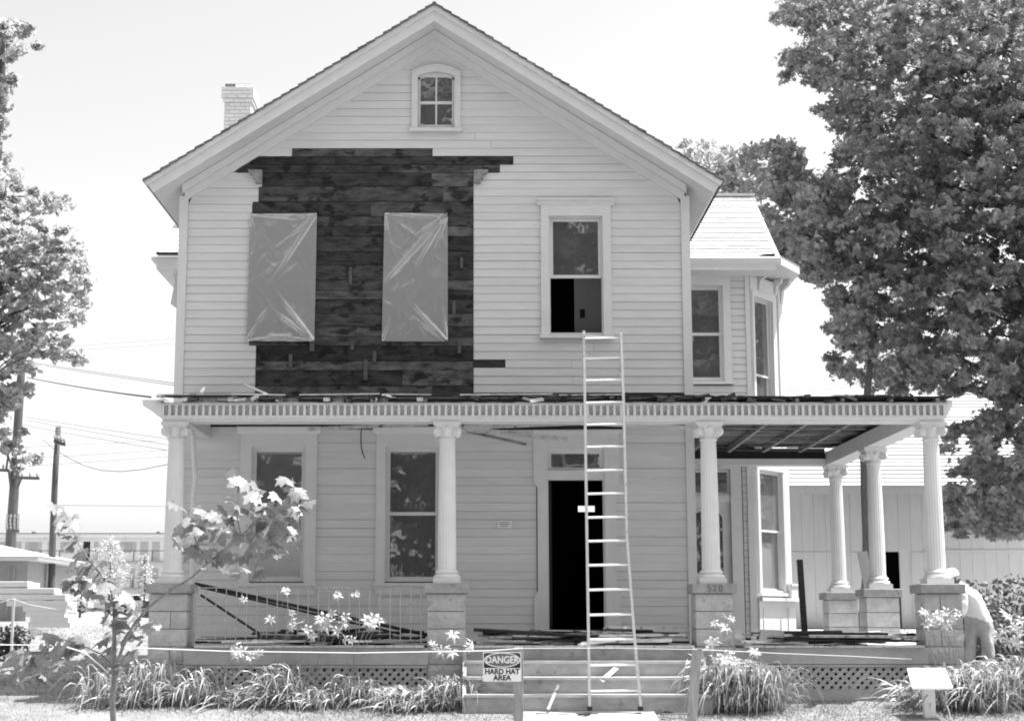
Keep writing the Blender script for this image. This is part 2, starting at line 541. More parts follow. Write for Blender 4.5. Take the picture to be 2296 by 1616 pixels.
# bare sheathing where the siding has been stripped
def sheathing():
    r = random.Random(11)
    zt = CUTS[0][3] - .004
    zlow = ZPORCHTOP - .3
    rows = []
    while zt > zlow:
        h = r.choice([.135, .15, .19, .21, .23])
        if len(rows) < 3: h = EXPO - .006
        rows.append((zt-h, zt)); zt -= h + .009
    for i, (z0, z1) in enumerate(rows):
        zm = (z0+z1)/2
        c = [c for c in CUTS[:7] if c[2]-.07 < zm < c[3]+.07]
        a = min(q[0] for q in c)+.006 if c else CUTS[6][0]+.006
        b = (max(q[1] for q in c)-.006) if c else CUTS[6][1]-.006
        if c:
            c2 = [q for q in c if q[2] < zm < q[3]] or c
            a, b = c2[0][0]+.006, c2[0][1]-.006
        if i < 3: a = max(a, XCEN - (ZTOP-.52-zm)/SLOPE)
        holes = [(o[0]-.02, o[1]+.02) for o in (OP_P1, OP_P2) if o[2]-.02 < zm < o[3]+.02]
        for p, q in subtract((a, b), holes):
            x = p
            while x < q - .01:
                e = x + r.uniform(1.2, 3.4)
                if q - e < .35: e = q
                d = r.uniform(.016, .030)
                t = r.uniform(-.004, .004)
                MB().add([(x+.002,YW-d,z0),(e-.002,YW-d+t,z0),(e-.002,YW-d+t,z1),(x+.002,YW-d,z1),
                          (x+.002,YW-.001,z0),(e-.002,YW-.001,z0),(e-.002,YW-.001,z1),(x+.002,YW-.001,z1)],
                         [(0,1,2,3),(7,6,5,4),(0,4,5,1),(1,5,6,2),(2,6,7,3),(3,7,4,0)]).build('sheathing_board', M['sheath'], gable)
                x = e
    marks = [(700,775,12,26),(830,790,12,24),(790,775,9,20),(940,800,10,30),(1030,780,8,26),(612,840,9,22),(652,810,9,30),(725,800,9,46),
             (820,830,10,45),(905,790,9,40),(975,835,9,30),(1000,845,8,24),(1018,690,8,30),(1020,520,8,30),(1035,590,7,24),(845,700,8,28),
             (786,620,8,40),(735,660,7,26),(840,800,9,26)]
    rm = random.Random(51)
    marks = marks[::2]
    for _ in range(2):
        marks.append((rm.uniform(585,1050), rm.choice([782,797,812,840,858,872,690,640,720,560,520,440]), rm.uniform(5,9), rm.uniform(14,22)))
    marks = [q for q in marks if not ((548 < q[0] < 716 or 852 < q[0] < 1010) and 470 < q[1] < 775)]
    for px, py, ww, hh in marks:          # short lath strips and paint ghosts left on the boards
        x0, x1, z0, z1 = rect(px-ww*.45, px+ww*.45, py-hh/2, py+hh/2)
        dq = rm.uniform(0, .004); box('lath_strip', M['grey'], gable, x0, x1, YW-.0385-dq, YW-.0315, z0, z1)
M['grey'] = mat('lath_ghost', .07, .13, rough=.9, scale=12)
sheathing()
M['fragment'] = mat('old_fragment', .16, .34, rough=.8, scale=9, bump=.2)
# cornice fragments left at the two upper corners of the stripped area
for sgn, px in ((1, 589), (-1, 1063)):
    X = wx(px, 395, YW)
    z1, z0 = wz(384, YW), wz(414, YW)
    h = z1-z0
    poly = [(0,z0),(0,z1),(-.22,z1),(-.20,z1-.28*h),(-.15,z1-.36*h),(-.14,z1-.66*h),(-.10,z1-.70*h),(-.10,z0)]
    if sgn > 0: pl = [(X+x, z) for x, z in poly][::-1]
    else: pl = [(X-x, z) for x, z in poly]
    MB().prism(pl, YW-.10, YW-.002).build('cornice_fragment', M['fragment'], house)

# corner boards
for x0, x1 in ((XL-.02, XL+.115), (XR-.115, XR+.02)):
    top = roofz(x0 if x0 < XCEN else x1, .40)
    if x0 < XCEN: box('corner_board', M['trim'], house, x0, x1, YW-.042, YW+.10, ZFLOOR, top)
    else:
        box('corner_board', M['trim'], house, x0, x1, YW-.042, YW+.10, ZPORCHTOP-.05, top)
        box('corner_board', M['trim'], house, x0, x1, YW-.042, YW+.10, ZFLOOR, wz(950, YW))

# rake: crown, fascia, soffit, frieze
def chev(off0, off1, half, y0, y1, name, mt, inset=0.0):
    h0 = half; h1 = half - inset
    p = [(XCEN-h0, roofz(XCEN+h0, off0)), (XCEN-h1, roofz(XCEN+h1, off1)), (XCEN, ZTOP-off1), (XCEN+h1, roofz(XCEN+h1, off1)),
         (XCEN+h0, roofz(XCEN+h0, off0)), (XCEN, ZTOP-off0)]
    return MB().prism(p, y0, y1).build(name, mt, house)
chev(.035, .125, HALF, YR-.07, YR-.002, 'rake_crown', M['trim'], .045)
chev(.125, .29, HALF-.055, YR-.03, YR+.03, 'rake_fascia', M['trim'], .085)
chev(.06, .27, HALF-.03, YR+.032, 34.2, 'soffit', M['trim'], .10)
chev(.28, .40, HALF-.50, YW-.16, YW-.05, 'bed_moulding', M['trim'], .0)
chev(.36, .53, HALF-.52, YW-.048, YW-.001, 'frieze_board', M['trim'], .0)
MB().prism([(XCEN-.40, ZTOP-.52-.26), (XCEN+.40, ZTOP-.52-.26), (XCEN, ZTOP-.50)], YW-.012, YW-.0012).build('gable_peak_board', M['siding'], house)
# roof: courses of shingles with ragged rake edges
def main_roof():
    r = random.Random(5)
    mb = MB()
    n = 34
    for s in (-1, 1):
        for k in range(n):
            d0 = HALF*(k/n); d1 = HALF*((k+1)/n) + .012
            lift0, lift1 = .012, .034
            yf = YR - .085 - r.uniform(0, .03)
            x0, x1 = XCEN+s*d0, XCEN+s*d1
            za, zb = ZTOP-SLOPE*d0+lift0-.03, ZTOP-SLOPE*d1+lift1-.03
            vs = [(x0,yf,za),(x1,yf,zb),(x1,34.3,zb),(x0,34.3,za),(x0,yf,za-.03),(x1,yf,zb-.035),(x1,34.3,zb-.035),(x0,34.3,za-.03)]
            fs = [(0,1,2,3),(7,6,5,4),(0,4,5,1),(1,5,6,2),(2,6,7,3),(3,7,4,0)]
            if s < 0: fs = [f[::-1] for f in fs]
            mb.add(vs, fs)
    return mb.build('roof', M['shingle_dark'], house)
roof = main_roof()
MB().tube([(XCEN, YR-.06, ZTOP-.022), (XCEN, 34.3, ZTOP-.022)], .04, 8).build('ridge_cap', M['shingle_dark'], roof)

# side walls, back wall, floors (dark inside)
for x0, x1, y1, nm in ((XL+.03, XL+.15, 34.0, 'side_wall'), (XR-.15, XR-.03, 34.0, 'side_wall')):
    box(nm, M['siding'], house, x0, x1, YW+.122, y1, 0, roofz(x0 if x0 < XCEN else x1, .34))
hx0, hz1 = w(1296, 1133, 33.9); hx1, hz0 = w(1334, 1147, 33.9)
bk = MB()
bk.box(XL+.16, hx0, 33.9, 34.0, 0, 7.3).box(hx1, XR-.16, 33.9, 34.0, 0, 7.3).box(hx0, hx1, 33.9, 34.0, 0, hz0).box(hx0, hx1, 33.9, 34.0, hz1, 7.3)
bk.prism([(XL+.2,7.3),(XR-.2,7.3),(XR-.2,roofz(XR-.2,.31)),(XCEN,ZTOP-.31),(XL+.2,roofz(XL+.2,.31))], 33.9, 34.0)
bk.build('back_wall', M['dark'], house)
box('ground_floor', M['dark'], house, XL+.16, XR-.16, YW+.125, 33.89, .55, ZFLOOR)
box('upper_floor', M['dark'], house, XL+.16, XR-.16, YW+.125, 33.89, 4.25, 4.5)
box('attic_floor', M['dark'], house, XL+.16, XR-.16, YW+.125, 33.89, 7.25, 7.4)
# partitions seen through the upper window
px_, _ = w(1288, 690, 25.9)
part = MB()
part.box(XL+.16, XR-.16, 27.4, 27.5, 4.5, 7.24)
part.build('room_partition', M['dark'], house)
pw = box('plastered_wall', M['plaster'], house, w(1288, 690, 25.2)[0], XR-.16, 25.2, 25.3, 4.5, 7.24)
sx, sz = w(1306, 703, 25.19)
box('switch_plate', M['black'], pw, sx-.04, sx+.04, 25.18, 25.199, sz-.07, sz+.07)

# ---------------------------------------------------------------- windows
def ring(mb, x0, x1, z0, z1, t, y0, y1, tb=None):
    tb = t if tb is None else tb
    mb.box(x0, x0+t, y0, y1, z0, z1).box(x1-t, x1, y0, y1, z0, z1)
    mb.box(x0+t, x1-t, y0, y1, z0, z0+tb).box(x0+t, x1-t, y0, y1, z1-t, z1)
    return mb
def window(parent, x0, x1, z0, z1, mtx, cas=.125, meet=.5, head=.14, lower_open=False, cap=True, apron=False, sash_w=.045, glass='glass', lower_glass=None):
    mb = MB()
    mb.box(x0-cas, x0, -.056, -.001, z0-.02, z1+head).box(x1, x1+cas, -.056, -.001, z0-.02, z1+head).box(x0, x1, -.056, -.001, z1, z1+head)
    ring(mb, x0-.001, x1+.001, z0, z1, .022, .0, .12)                        # jamb lining
    win = mb.build('window', M['trim'], parent, M=mtx)
    MB().box(x0-cas-.03, x1+cas+.03, -.10, .0, z0-.075, z0-.021).build('sill', M['trim'], win, M=mtx)
    if apron: MB().box(x0-cas, x1+cas, -.05, -.001, z0-.20, z0-.077).build('apron', M['trim'], win, M=mtx)
    if cap:
        a, b, zz = x0-cas, x1+cas, z1+head
        prof = [(-.001,zz),(-.062,zz),(-.09,zz+.05),(-.12,zz+.075),(-.12,zz+.10),(-.001,zz+.115)]
        MB().prism_x(prof, a-.055, b+.055).build('head_moulding', M['trim'], win, M=mtx)
    zm = z0 + (z1-z0)*meet
    xa, xb = x0+.022, x1-.022
    g = M[glass]
    def sash(za, zb, y, gm):
        s = ring(MB(), xa, xb, za, zb, sash_w, y, y+.034, sash_w*1.1).build('sash', M['trim'], win, M=mtx)
        p = MB().box(xa+sash_w, xb-sash_w, y+.013, y+.018, za+sash_w*1.1, zb-sash_w)
        o = p.build('pane', gm, win, M=mtx)
    sash(zm-.02, z1-.023, .045, g)
    if not lower_open: sash(z0+.022, zm+.025, .082, M[lower_glass] if lower_glass else g)
    return win
TF = Matrix.Translation((0, YW, 0))
window(house, *OP_UP, TF, cas=.125, meet=.49, head=.17, lower_open=True)
M['glass_dark'] = glass_mat('reflecting_glass', .28, .6, .16, .30)
M['glass_dim'] = glass_mat('dusty_glass', .22, .8, .08, .4)
window(house, *OP_W1, TF, cas=.17, meet=.5, head=.20, apron=True, glass='glass_dim')
window(house, *OP_W2, TF, cas=.14, meet=.5, head=.20, apron=True, glass='glass_dark')
# shade and curtain behind the left porch window
def cloth_sheet(name, x0, x1, z0, z1, y, mt, parent, folds, amp, lean=0):
    mb = MB(); nx, nz = 28, 6
    for j in range(nz+1):
        for i in range(nx+1):
            u, v = i/nx, j/nz
            mb.v.append((x0+(x1-x0)*(u + lean*(1-v)*(.5-u)), y+amp*math.sin(u*folds*6.28+v*.8), z0+(z1-z0)*v))
    for j in range(nz):
        for i in range(nx):
            a = j*(nx+1)+i
            mb.f.append((a, a+1, a+nx+2, a+nx+1))
    return mb.build(name, mt, parent, smooth=True)
M['curtain'] = mat('curtain', .5, .62, rough=.9, scale=8, trans=.3)
M['greyshade'] = mat('window_shade', .34, .42, rough=.9, scale=3)
x0, x1, z0, z1 = OP_W1
box('window_shade', M['curtain'], house, x0+.06, x1-.06, YW+.17, YW+.175, z0+.02, z1-.02)
cloth_sheet('curtain', x1-.22, x1-.08, z0+.03, z0+1.05, YW+.15, M['curtain'], house, 4, .012, .4)

def attic_window():
    x0, x1, z0, z1 = OP_ATTIC
    xm, hw = (x0+x1)/2, (x1-x0)/2
    rise = .07
    def arc(hw_, zbase, rise_, n=10):
        return [(xm + hw_*math.sin(a), zbase + rise_*(math.cos(a*1.0)-math.cos(1.2))/(1-math.cos(1.2))) for a in
                [(-1.2+2.4*i/n) for i in range(n+1)]]
    def arcx(hw_, zbase, rise_, n=10):
        return [(xm - hw_ + 2*hw_*i/n, zbase + rise_*(1-((2*i/n-1)**2))) for i in range(n+1)]
    c = .095
    mb = MB()
    mb.box(x0-c, x0, -.056, -.001, z0-.02, z1-rise).box(x1, x1+c, -.056, -.001, z0-.02, z1-rise)
    outer, inner = arcx(hw+c, z1-.015, .10), arcx(hw, z1-rise, rise)
    mb.prism([(x0-c, z1-rise+.0005), (x0, z1-rise+.0005), (x0-c, z1-.015)], -.056, -.001).prism([(x1, z1-rise+.0005), (x1+c, z1-rise+.0005), (x1+c, z1-.015)], -.056, -.001)
    mb.box(x0, x1, .012, .029, z1-rise-.005, z1+.06)
    for i in range(10):
        mb.prism([inner[i], inner[i+1], outer[i+1], outer[i]], -.056, -.001)
    win = mb.build('attic_window', M['trim'], house, M=TF)
    top = MB(); o2 = arcx(hw+c+.02, z1-.018, .128)
    for i in range(10): top.prism([outer[i], outer[i+1], o2[i+1], o2[i]], -.085, -.001)
    top.build('head_moulding', M['trim'], win, M=TF)
    MB().box(x0-c-.03, x1+c+.03, -.09, 0, z0-.075, z0-.021).build('sill', M['trim'], win, M=TF)
    # sash: stiles, meeting rail, muntin, curved top rail
    t = .04
    s = MB().box(x0, x0+t, .03, .07, z0, z1-rise).box(x1-t, x1, .03, .07, z0, z1-rise)
    s.box(x0+t, x1-t, .03, .07, z0, z0+.06)
    zm = wz(229, YW)
    s.box(x0+t, x1-t, .028, .07, zm-.025, zm+.02).box(xm-.013, xm+.013, .031, .069, z0+.06, zm-.025).box(xm-.013, xm+.013, .031, .069, zm+.02, z1-.04)
    i2 = arcx(hw, z1-rise-.045, rise)
    for i in range(10): s.prism([i2[i], i2[i+1], inner[i+1], inner[i]], .03, .07)
    s.build('sash', M['trim'], win, M=TF)
    for a, b, zz0, zz1 in ((x0+t, xm-.013, z0+.06, zm-.025), (xm+.013, x1-t, z0+.06, zm-.025), (x0+t, xm-.013, zm+.02, z1-.06), (xm+.013, x1-t, zm+.02, z1-.06)):
        MB().box(a, b, .045, .05, zz0, zz1).build('pane', M['glass'], win, M=TF)
attic_window()

# ---------------------------------------------------------------- front door surround
def door():
    x0, x1, z0, z1 = OP_DOOR
    L, Rr = wx(1197,1200,YW), wx(1390,1200,YW)
    zt0, zt1 = wz(1076, YW), wz(1054, YW)      # transom bar
    ztop = wz(968, YW)
    mb = MB()
    zb = wz(1092,YW); zc = wz(1325,YW)
    s = .055
    mb.prism([(L,z0),(x0,z0),(x0,z1),(x0,ztop),(L,ztop),(L,zb+.08),(L+s,zb),(L+s,zc),(L,zc-.08)], -.062, -.001)
    mb.prism([(x1,z0),(Rr,z0),(Rr,zc-.08),(Rr-s,zc),(Rr-s,zb),(Rr,zb+.08),(Rr,ztop),(x1,ztop)], -.062, -.001)
    mb.box(x0, x1, -.062, -.001, z1, ztop)
    mb.box(x0, x1, -.03, .08, zt0, zt1)
    ring(mb, x0-.001, x1+.001, z0, z1, .025, .0, .12)
    d = mb.build('door_surround', M['trim'], house, M=TF)
    MB().box(L-.03, Rr+.03, -.10, -.002, ztop, ztop+.05).build('head_moulding', M['trim'], d, M=TF)
    mb = MB(); mb.box(L+.10, L+.115, -.068, -.0625, z0+.1, ztop-.1).box(Rr-.115, Rr-.10, -.068, -.0625, z0+.1, ztop-.1)
    mb.build('bead', M['trim'], d, M=TF)
    f = ring(MB(), x0+.025, x1-.025, zt1, z1-.025, .045, .03, .07).build('transom_sash', M['trim'], d, M=TF)
    MB().box(x0+.07, x1-.07, .045, .05, zt1+.045, z1-.07).build('transom_pane', M['glass_dark'], d, M=TF)
    MB().box(x0-.05, x1+.05, -.08, .12, z0-.03, z0).build('threshold', M['rawwood'], d, M=TF)
    # the open door leaf, swung in against the dark hall
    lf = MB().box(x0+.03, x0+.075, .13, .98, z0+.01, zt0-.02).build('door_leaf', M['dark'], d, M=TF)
door()

# ------------------------------------------------------------------ porch: floor, steps, piers, columns, entablature, roof frame
COLS = [(-4.27, YC), (-.48, YC), (3.17, YC), (6.28, YC), (6.29, 25.70), (6.30, 28.55)]
ZCAP = wz(1308, YC-.30)
ZBEAM = wz(945, YC-.15)
XPL, XPR = -4.42, 6.52

# floor planks run front to back; each one seen end-on at the front edge
M['bounce_floor'] = mat('pale_bounce_floor', .46, .58, rough=.7, scale=6, stretch=(4,1,1), spots=(7,.62,.6))  # floor boards made pale to throw more light onto the porch wall
def floor():
    r = random.Random(2)
    base = box('porch_floor', M['darkwood'], house, XPL+.05, XPR-.05, YF+.12, YW-.03, ZFLOOR-.12, ZFLOOR-.032)
    box('porch_floor', M['darkwood'], house, XR+.05, XPR-.05, YW-.028, 28.75, ZFLOOR-.12, ZFLOOR-.032)
    x = XPL
    while x < XPR:
        wd = .135
        y1 = YW-.035 if x < XR else 28.7
        y0 = YF-.03+r.uniform(-.03, .02)
        if any(abs(x+wd/2-c) < .26+wd/2 for c in (-4.27, -.48, 3.17, 6.28)): y0 = YC+.262
        box('floor_board', M['bounce_floor'], base, x+.002, x+wd-.002, y0, y1, ZFLOOR-.03, ZFLOOR+r.uniform(-.003, .003))
        x += wd
floor()
XS0, XS1 = -.20, 2.93
box('skirt_board', M['lattice'], house, -4.025, -.725, YF+.02, YF+.055, wz(1490,YF), ZFLOOR-.034)
box('skirt_board', M['lattice'], house, 3.415, 6.035, YF+.02, YF+.055, wz(1488,YF), ZFLOOR-.034)
box('base_board', M['lattice'], house, -4.0, -.76, YF+.01, YF+.045, .0, .10)
box('base_board', M['lattice'], house, 3.46, 6.0, YF+.01, YF+.045, -.02, .105)
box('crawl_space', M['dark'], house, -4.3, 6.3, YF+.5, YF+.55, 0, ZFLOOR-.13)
def lattice(x0, x1, z0, z1):
    mb = MB()
    mb.box(x0, x1, YF+.025, YF+.05, z1-.03, z1).box(x0, x1, YF+.025, YF+.05, z0, z0+.03)
    la = mb.build('lattice', M['lattice'], house)
    P, wd = .118, .047
    dx = wd*math.sqrt(2)/2
    H = z1-z0
    n = int((x1-x0+H)/P)+2
    for layer, sgn, y in ((0, 1, YF+.052), (1, -1, YF+.061)):
        for k in range(-1, n):
            xb = x0 - H + k*P if sgn > 0 else x0 + k*P
            if sgn > 0: pl = [(xb-dx, z0), (xb+dx, z0), (xb+dx+H, z1), (xb-dx+H, z1)]
            else: pl = [(xb-dx, z0), (xb+dx, z0), (xb+dx-H, z1), (xb-dx-H, z1)]
            c = clip_poly(pl, x0, x1, z0, z1)
            if c: MB().prism(c, y, y+.008).build('slat', M['lattice'], la)
lattice(3.43, 6.02, .105, wz(1489, YF)-.002)
lattice(-4.01, -.74, .10, wz(1491, YF)-.002)

# steps
zs = [ZFLOOR, .527, .325, .113, -.13]
ys = [YF, 21.72, 21.44, 21.18]
for i in range(4):
    y = ys[i]
    st = box('step', M['step'], house, XS0+.0, XS1, y, y+.035, zs[i+1]-.02, zs[i]-.036)
    if i > 0:
        r = random.Random(i)
        mb = MB(); n = 16; xs_ = [XS0-.02+(XS1-XS0+.04)*k/n for k in range(n+1)]
        front = [y-.03-r.uniform(-.004,.014) for _ in xs_]
        top = zs[i]
        for k in range(n):
            mb.add([(xs_[k],front[k],top-.035),(xs_[k+1],front[k+1],top-.035),(xs_[k+1],ys[i-1]-.002,top-.035),(xs_[k],ys[i-1]-.002,top-.035),
                    (xs_[k],front[k],top),(xs_[k+1],front[k+1],top),(xs_[k+1],ys[i-1]-.002,top),(xs_[k],ys[i-1]-.002,top)],
                   [(0,3,2,1),(4,5,6,7),(0,1,5,4),(2,3,7,6)])
        mb.build('tread', M['concrete'], st)
for x0, x1 in ((XS0-.05, XS0-.002), (XS1+.002, XS1+.05)):
    MB().prism_x([(21.16,-.2),(22.0,-.2),(22.0,.69),(21.74,.49),(21.46,.29),(21.2,.08)], x0, x1).build('stringer', M['step'], house)

# stone piers
def stone_block(parent, x0, x1, y0, y1, z0, z1, seed):
    """rock-faced block: front and sides pushed in and out"""
    r = random.Random(seed)
    nx, nz, d = 4, 3, .016
    vs, fs = [], []
    def face(P, n1, n2):
        b = len(vs)
        for j in range(n2+1):
            for i in range(n1+1):
                e = i in (0, n1) or j in (0, n2)
                vs.append(P(i/n1, j/n2, 0 if e else r.uniform(.004, d)))
        for j in range(n2):
            for i in range(n1):
                a = b+j*(n1+1)+i
                fs.append((a, a+1, a+n1+2, a+n1+1))
    face(lambda u, v, e: (x0+(x1-x0)*u, y0-e, z0+(z1-z0)*v), nx, nz)
    face(lambda u, v, e: (x1+e, y0+(y1-y0)*u, z0+(z1-z0)*v), 3, nz)
    face(lambda u, v, e: (x0-e, y1-(y1-y0)*u, z0+(z1-z0)*v), 3, nz)
    face(lambda u, v, e: (x1-(x1-x0)*u, y1, z0+(z1-z0)*v), 1, 1)
    face(lambda u, v, e: (x0+(x1-x0)*u, y0+(y1-y0)*v, z1), 1, 1)
    MB().add(vs, fs).build('stone_block', M['stone'], parent)
def pier(cx, cy, idx, zbot):
    hw = .255
    core = box('pier', M['mortar'], house, cx-hw+.018, cx+hw-.018, cy-hw+.018, cy+hw-.018, zbot-.1, ZCAP-.125)
    top = ZCAP-.135
    n = max(2, round((top-zbot)/.232))
    h = (top-zbot)/n
    for k in range(n):
        z0, z1 = zbot+k*h+.005, zbot+(k+1)*h-.005
        if (k+idx) % 2 == 0 and idx in (0, 3): 
            m = cx + .04*((-1)**k)
            stone_block(core, cx-hw, m-.005, cy-hw, cy+hw, z0, z1, idx*50+k)
            stone_block(core, m+.005, cx+hw, cy-hw, cy+hw, z0, z1, idx*50+k+20)
        else:
            stone_block(core, cx-hw, cx+hw, cy-hw, cy+hw, z0, z1, idx*50+k)
    c = MB().box(cx-.305, cx+.305, cy-.305, cy+.305, ZCAP-.128, ZCAP).build('pier_cap', M['stonecap'], core, bevel=.012)
    if idx == 2:
        text('house_number', '520', .125, M['numeral'], core, (cx, cy-.3075, ZCAP-.064), space=1.25)
M['numeral'] = mat('faded_numeral', .09, .12, rough=.8)
for i, (x, y) in enumerate(COLS):
    pier(x, y, i, 0.0 if i < 4 else ZFLOOR)

def column(cx, cy):
    zb, zt = ZCAP+.005, ZBEAM
    prof = []
    z0, z1 = zb+.20, zt-.20
    for k in range(13):
        t = k/12
        prof.append((.128 - .020*t**1.6, z0 + (z1-z0)*t))
    n = 80
    sh = MB().lathe(prof, cx, cy, n, mod=lambda k: 1 - .030*(1 if k % 4 in (1, 2) else 0) - .012*(1 if k % 4 in (1,2,3) else 0))
    c = sh.build('column', M['trim'], house)
    MB().lathe([(.115, z1-.055), (.124, z1-.05), (.124, z1-.03), (.112, z1-.025)], cx, cy, 32).build('astragal', M['trim'], c, smooth=False)
    # Attic base on a square plinth
    b = MB().box(cx-.185, cx+.185, cy-.185, cy+.185, zb, zb+.075)
    b.lathe([(.178, zb+.075), (.185, zb+.095), (.178, zb+.118), (.152, zb+.124), (.145, zb+.14), (.158, zb+.147), (.163, zb+.16), (.156, zb+.175), (.138, zb+.18), (.132, zb+.2005)], cx, cy, 32)
    b.build('column_base', M['trim'], c)
    # Scamozzi Ionic capital: bell, four corner volutes, abacus
    cap = MB()
    cap.lathe([(.108, z1+.0005), (.118, z1+.05), (.14, z1+.10), (.15, z1+.125)], cx, cy, 24)
    cap.box(cx-.19, cx+.19, cy-.19, cy+.19, zt-.045, zt-.0015)
    cap.box(cx-.165, cx+.165, cy-.165, cy+.165, zt-.075, zt-.0455)
    for sx in (-1, 1):
        for sy in (-1, 1):
            d = Vector((sx, sy, 0)).normalized()
            q = Vector((-sy, sx, 0)).normalized()
            ctr = Vector((cx, cy, 0)) + d*.185
            pts = []
            for rad, th in ((.066, .022), (.040, .030), (.016, .037)):
                ring_ = []
                for k in range(12):
                    a = 2*math.pi*k/12
                    ring_.append(ctr + d*math.cos(a)*rad + Vector((0, 0, zt-.135+math.sin(a)*rad)))
                cap.add([p - q*th for p in ring_] + [p + q*th for p in ring_],
                        [tuple(range(12)), tuple(range(23, 11, -1))] + [(i, i+12, (i+1) % 12+12, (i+1) % 12) for i in range(12)])
    # egg and rosette on the front of the bell
    for a in (0, math.pi/2, math.pi, 3*math.pi/2):
        p = Vector((cx+math.cos(a)*.165, cy+math.sin(a)*.165, zt-.095))
        cap.lathe([(.001, p.z-.035), (.03, p.z-.02), (.036, p.z), (.028, p.z+.02), (.001, p.z+.03)], p.x, p.y, 10)
    cap.build('capital', M['trim'], c)
for x, y in COLS: column(x, y)

# entablature
Z80, Z100 = wz(936, 22.1), wz(906, 22.1)
XE0, XE1 = -4.44, 6.44
ent = MB()
ent.box(XE0, XE1, YC-.17, YC+.17, ZBEAM, Z80)
ent.box(XE0, XE1, YC-.20, YC+.17, Z80+.0005, Z100)
ent.box(XE0, XE1, YC-.27, YC-.2005, Z80+.0005, Z80+.03)
ent.box(XE0, XE1, YC-.27, YC-.2005, Z100-.014, Z100)
entab = ent.build('entablature', M['trim'], house)
MB().box(XE0, XE1, YC-.285, YC-.171, Z80-.014, Z80-.0005).build('taenia', M['trim'], entab)
# dentils, one object each
pitch = (XE1-XE0-.04)/116
dm = None
def dentil(x, y, rot=False):
    global dm
    if dm is None:
        o = MB().box(-.0175, .0175, -.034, .034, Z80+.031, Z100-.0145).build('dentil', M['trim'], entab)
        dm = o.data; 
    else:
        o = bpy.data.objects.new('dentil', dm); link(o, entab)
    o.location = Vector((x, y, (Z80+.031+Z100-.0145)/2)) - origin(entab)
    if rot: o.rotation_euler = (0, 0, rot)
for k in range(117): dentil(XE0+.02+pitch*k, YC-.236)
ledge = MB()
r_ = random.Random(9)
n = 60
for k in range(n):                    # the broken lower edge of the cornice left on top of the dentils
    x0, x1 = XE0-.02+(XE1-XE0+.04)*k/n, XE0-.02+(XE1-XE0+.04)*(k+1)/n
    ledge.box(x0, x1, YC-.31-r_.uniform(0, .02), YC+.1, Z100+.0005, Z100+.012+r_.uniform(0, .008))
ledge.build('cornice_ledge', M['lattice'], entab)
# side beams
for x0, x1, y1, nd in ((XE0, XE0+.32, YW-.05, 0), (XE1-.32, XE1, 28.72, 0)):
    sb = MB().box(x0, x1, YC+.171, y1, ZBEAM, Z100).build('side_beam', M['trim'], house)
    sg = -1 if x0 < 0 else 1
    xo = x0 if sg < 0 else x1
    # overhanging eave moulding of the side cornice
    q = 1.0 if sg < 0 else .35
    pl = [(xo, Z80+.02), (xo+sg*.06*q, Z80+.03), (xo+sg*.14*q, Z80+.10), (xo+sg*.26*q, Z100-.02), (xo+sg*.27*q, Z100+.06), (xo, Z100+.06)]
    if sg < 0: pl = pl[::-1]
    MB().prism(pl, YC-.27, y1).build('eave_moulding', M['trim'], sb)
box('back_beam', M['trim'], house, XR+.06, XE1-.325, 28.45, 28.72, ZBEAM, wz(1028, 28.45))
box('ceiling_void_fill', M['dark'], house, XR+.06, XE1-.325, 28.5, 28.72, wz(1028, 28.45)+.001, wz(885, 21.95)-.04)  # dark box standing in for the shaded void above the back beam
ZD0, ZD1 = wz(885, 21.95)-.012, 4.42
def deckz(y, x=0.0): return ZD0 + ((ZD1-ZD0)*(y-21.95)/(YW-21.95) if x < XR else .004*(y-21.95))

